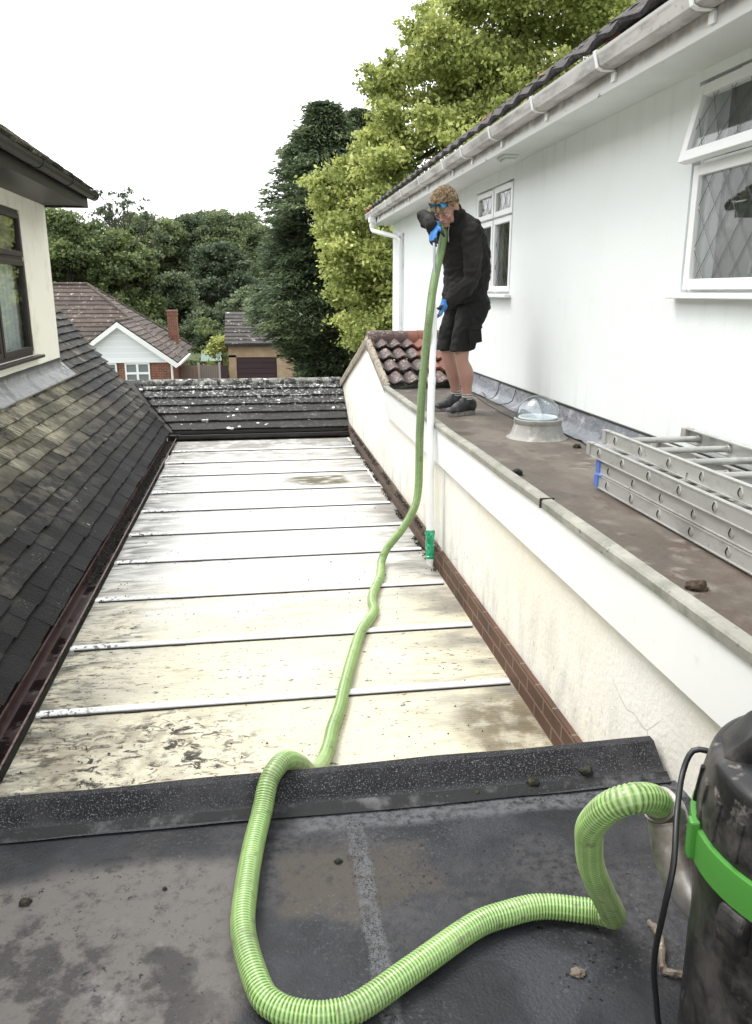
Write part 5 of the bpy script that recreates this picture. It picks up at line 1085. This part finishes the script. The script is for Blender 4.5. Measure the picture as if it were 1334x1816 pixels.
# moulded carrying handle rising from the lid
hump=[(.212,.67),(.202,.705),(.165,.755),(.120,.795),(.06,.807),(0,.808),(-.06,.807),(-.12,.79),(-.17,.75),(-.205,.70)]
az=R(150); ux=Vector((math.cos(az),math.sin(az),0)); uy=Vector((-ux.y,ux.x,0)); vs=[]
for (t,z_) in hump:
    w_=.055+.03*(1-(abs(t)/.205)); c_=Vector(VC)+ux*t+Vector((0,0,z_)); 
    for (q,dz) in((-1,-.10),(-.96,-.02),(-.80,0),(.80,0),(.96,-.02),(1,-.10)): vs.append(c_+uy*(w_*q)+Vector((0,0,dz)))
fs=[]
for i in range(len(hump)-1):
    for k in range(6): fs.append((i*6+k,i*6+(k+1)%6,(i+1)*6+(k+1)%6,(i+1)*6+k))
fs+=[tuple(range(6)),tuple((len(hump)-1)*6+k for k in range(5,-1,-1))]
b.add(vs,fs); b.build('handle',M['blackp'],V_,smooth=50,bevel=.008)
for q_ in range(12):
    a=R(150+q_*14); b=MB(); m_=Matrix.Translation(Vector(VC)+Vector((math.cos(a)*.2365,math.sin(a)*.2365,.60)))@Matrix.Rotation(a,4,'Z')@Matrix.Rotation(R(-6),4,'Y'); b.box(-.006,.004,-.006,.006,-.02,.055,m=m_); b.build('rib',M['blackp'],hd,bevel=.002)
b=MB(); sw=Vector(VC)+Vector((-.05,-.13,.735)); b.lathe([(.045,0),(.045,.02),(.038,.03),(.001,.031)],sw,24); b.build('switch_dome',M['blackp'],V_,smooth=40)
for a in (R(196),R(214),R(232)):
    b=MB(); m_=Matrix.Translation(Vector(VC)+Vector((math.cos(a)*.240,math.sin(a)*.240,.455)))@Matrix.Rotation(a,4,'Z'); b.prism([m_@Vector(p) for p in ((-.02,-.026,.045),(.008,-.026,.045),(.016,-.026,.015),(.010,-.026,-.028),(-.02,-.026,-.045))],m_.to_3x3()@Vector((0,.052,0))); b.build('latch',M['blackp'],V_,bevel=.008)
# steel inlet elbow with its clamp
b=MB(); el=spline([(.770,1.296,3.203),(.790,1.302,3.180),(.795,1.285,3.145),(.797,1.255,3.100),(.815,1.215,3.055),(.85,1.185,3.02),(.90,1.15,3.0)],.01)
b.tube(el,[.0370]*3+[.040]*3+[.043]*(len(el)-6),28); b.lathe([(.0405,-.004),(.0415,0),(.0405,.004)],el[5],28,axis=el[6]-el[4]); b.build('inlet_elbow',M['steel'],V_,smooth=40)
b=MB(); ca=Vector((.784,1.3035,3.188)); cax=Vector(hs_[6])-Vector(hs_[0]); b.lathe([(.0375,-.009),(.0395,-.008),(.0395,.008),(.0375,.009)],ca,32,axis=cax); b.build('hose_clamp',M['steel'],V_,smooth=30)
b=MB(); b.tube(spline([(.80,1.29,3.165),(.815,1.26,3.17),(.825,1.235,3.165),(.83,1.22,3.15)],.006),.010,12); b.box(.806,.846,1.215,1.252,3.148,3.170); b.build('hose_catch',M['blackp'],V_,bevel=.003)
cb=MB(); cb.tube(spline([(.87,1.25,3.33),(.835,1.275,3.335),(.815,1.28,3.325),(.79,1.26,3.29),(.745,1.19,3.26),(.712,1.13,3.20),(.697,1.12,3.11),(.708,1.15,2.97),(.73,1.165,2.86),(.755,1.165,2.76),(.80,1.10,2.712),(.86,.90,2.709),(1.0,.6,2.709)],.012),.0058,12); cb.build('power_cable',M['cable'],V_,smooth=True)

# ---------------------------------------------------------------- clods of moss and litter
def clod(x,y,z,r,m,label,name='moss_clump',squash=.6,group='moss clumps raked onto the roofs',sd_=0,cat='moss'):
    bm=bmesh.new(); bmesh.ops.create_icosphere(bm,subdivisions=4,radius=1)
    for v in bm.verts:
        d=v.co.copy(); k=1+.35*noise.noise(d*1.6+Vector((sd_,0,0)))+.22*noise.noise(d*4+Vector((0,sd_,0)))+.12*noise.noise(d*10)
        v.co=Vector((d.x*k*r,d.y*k*r*.8,max(-.25,d.z)*k*r*squash+r*squash*.2))
    me=bpy.data.meshes.new(name); bm.to_mesh(me); bm.free(); me.materials.append(M[m]); o=bpy.data.objects.new(name,me); link(o); o.location=(x,y,z); tag(o,label,cat,group)
    for p in me.polygons: p.use_smooth=True
    return o
for i,a in enumerate([(1.375,2.23,3.283,.036,'moss','big brown moss clump on the brown flat roof, nearest the kerb below the ladders'),
  (1.325,3.93,3.283,.034,'mossd','dark moss clump against the kerb just left of the ladders'),
  (1.93,4.60,3.283,.026,'mossd','small dark moss clump between the skylight and the ladder ends'),
  (-.637,1.803,2.703,.015,'mossd','black moss crumb at the far left of the foreground roof'),
  (.167,1.836,2.703,.011,'mossd','small dark leaf scrap beside the crazed band'),
  (-.29,1.80,2.703,.006,'mossd','tiny black speck between the left patch and the hose'),
  (.804,2.085,2.720,.020,'mossd','black moss clump in the upstand corner, left one of two'),
  (.985,2.10,2.730,.022,'mossd','black moss clump on the upstand, right one of two'),
  (.62,2.07,2.712,.010,'mossd','tiny moss crumb at the foot of the upstand right of the hose'),
  (.671,1.389,2.703,.016,'twig','pale crumpled dry leaf on the dark roof left of the vacuum')]):
    clod(*a[:6],sd_=i*3.1)
t=root('dead_twig',(.925,1.42,2.705),'pale curled dead twig lying against the vacuum drum','twig'); b=MB()
b.tube(spline([(.90,1.50,2.712),(.898,1.46,2.718),(.888,1.42,2.722),(.872,1.385,2.716),(.862,1.36,2.712)],.006),.0085,8); b.tube(spline([(.862,1.36,2.711),(.885,1.345,2.716),(.905,1.338,2.712)],.006),.008,8)
for k in range(len(b.v)): v=Vector(b.v[k]); b.v[k]=tuple(v+Vector((1,1,1))*.004*noise.noise(v*90))
b.build('bark_curl',M['twig'],t,smooth=True)
# moss crumbs lying in the red-brown gutter and along the brick plinth
def crumbs(name,pts,label,m='mossd'):
    b=MB()
    for (x,y,z,r) in pts:
        bm=[(1,0,0),(-1,0,0),(0,1,0),(0,-1,0),(0,0,1),(0,0,-.4)]; j=[Vector(q)*r*rnd.uniform(.6,1.3) for q in bm]
        b.add([Vector((x,y,z))+q for q in j],[(0,2,4),(2,1,4),(1,3,4),(3,0,4),(2,0,5),(1,2,5),(3,1,5),(0,3,5)])
    o=b.build(name,M[m],loc=(pts[0][0],pts[0][1],pts[0][2])); return tag(o,label,'moss litter',kind='stuff')
pts=[]
for i in range(2600):
    y=rnd.uniform(5.35,10.8); x=-1.185+rnd.gauss(0,.022); pts.append((x,y,2.262+abs(x+1.185)*.3+rnd.random()*.022*(1+noise.noise(Vector((0,y*3,0)))),rnd.uniform(.004,.011)))
crumbs('gutter_moss',pts,'dark moss and leaf litter filling the far half of the red-brown gutter')
pts=[]
for i in range(2600):
    y=rnd.uniform(5.3,10.6); 
    if noise.noise(Vector((0,y*2.3,7)))<-.15: continue
    pts.append((1.236-abs(rnd.gauss(0,.018)),y,2.43+rnd.uniform(-.02,.012) if rnd.random()<.55 else 2.262,rnd.uniform(.003,.010)))
crumbs('plinth_moss',pts,'dark moss crumbs scattered along the foot of the rendered wall')
pts=[]
for i in range(420):
    x=rnd.uniform(-1.05,1.1); y=rnd.choice((2.9,3.2,3.9,4.2,5.0,5.4,6.1,7,8.2))+rnd.gauss(0,.25)
    if y<2.5 or noise.noise(Vector((x*1.5,y*.9,3)))<.02: continue
    pts.append((x,y,2.253,rnd.uniform(.002,.0065)))
crumbs('roof_litter',pts,'scattered black specks of moss on the white glazed roof')
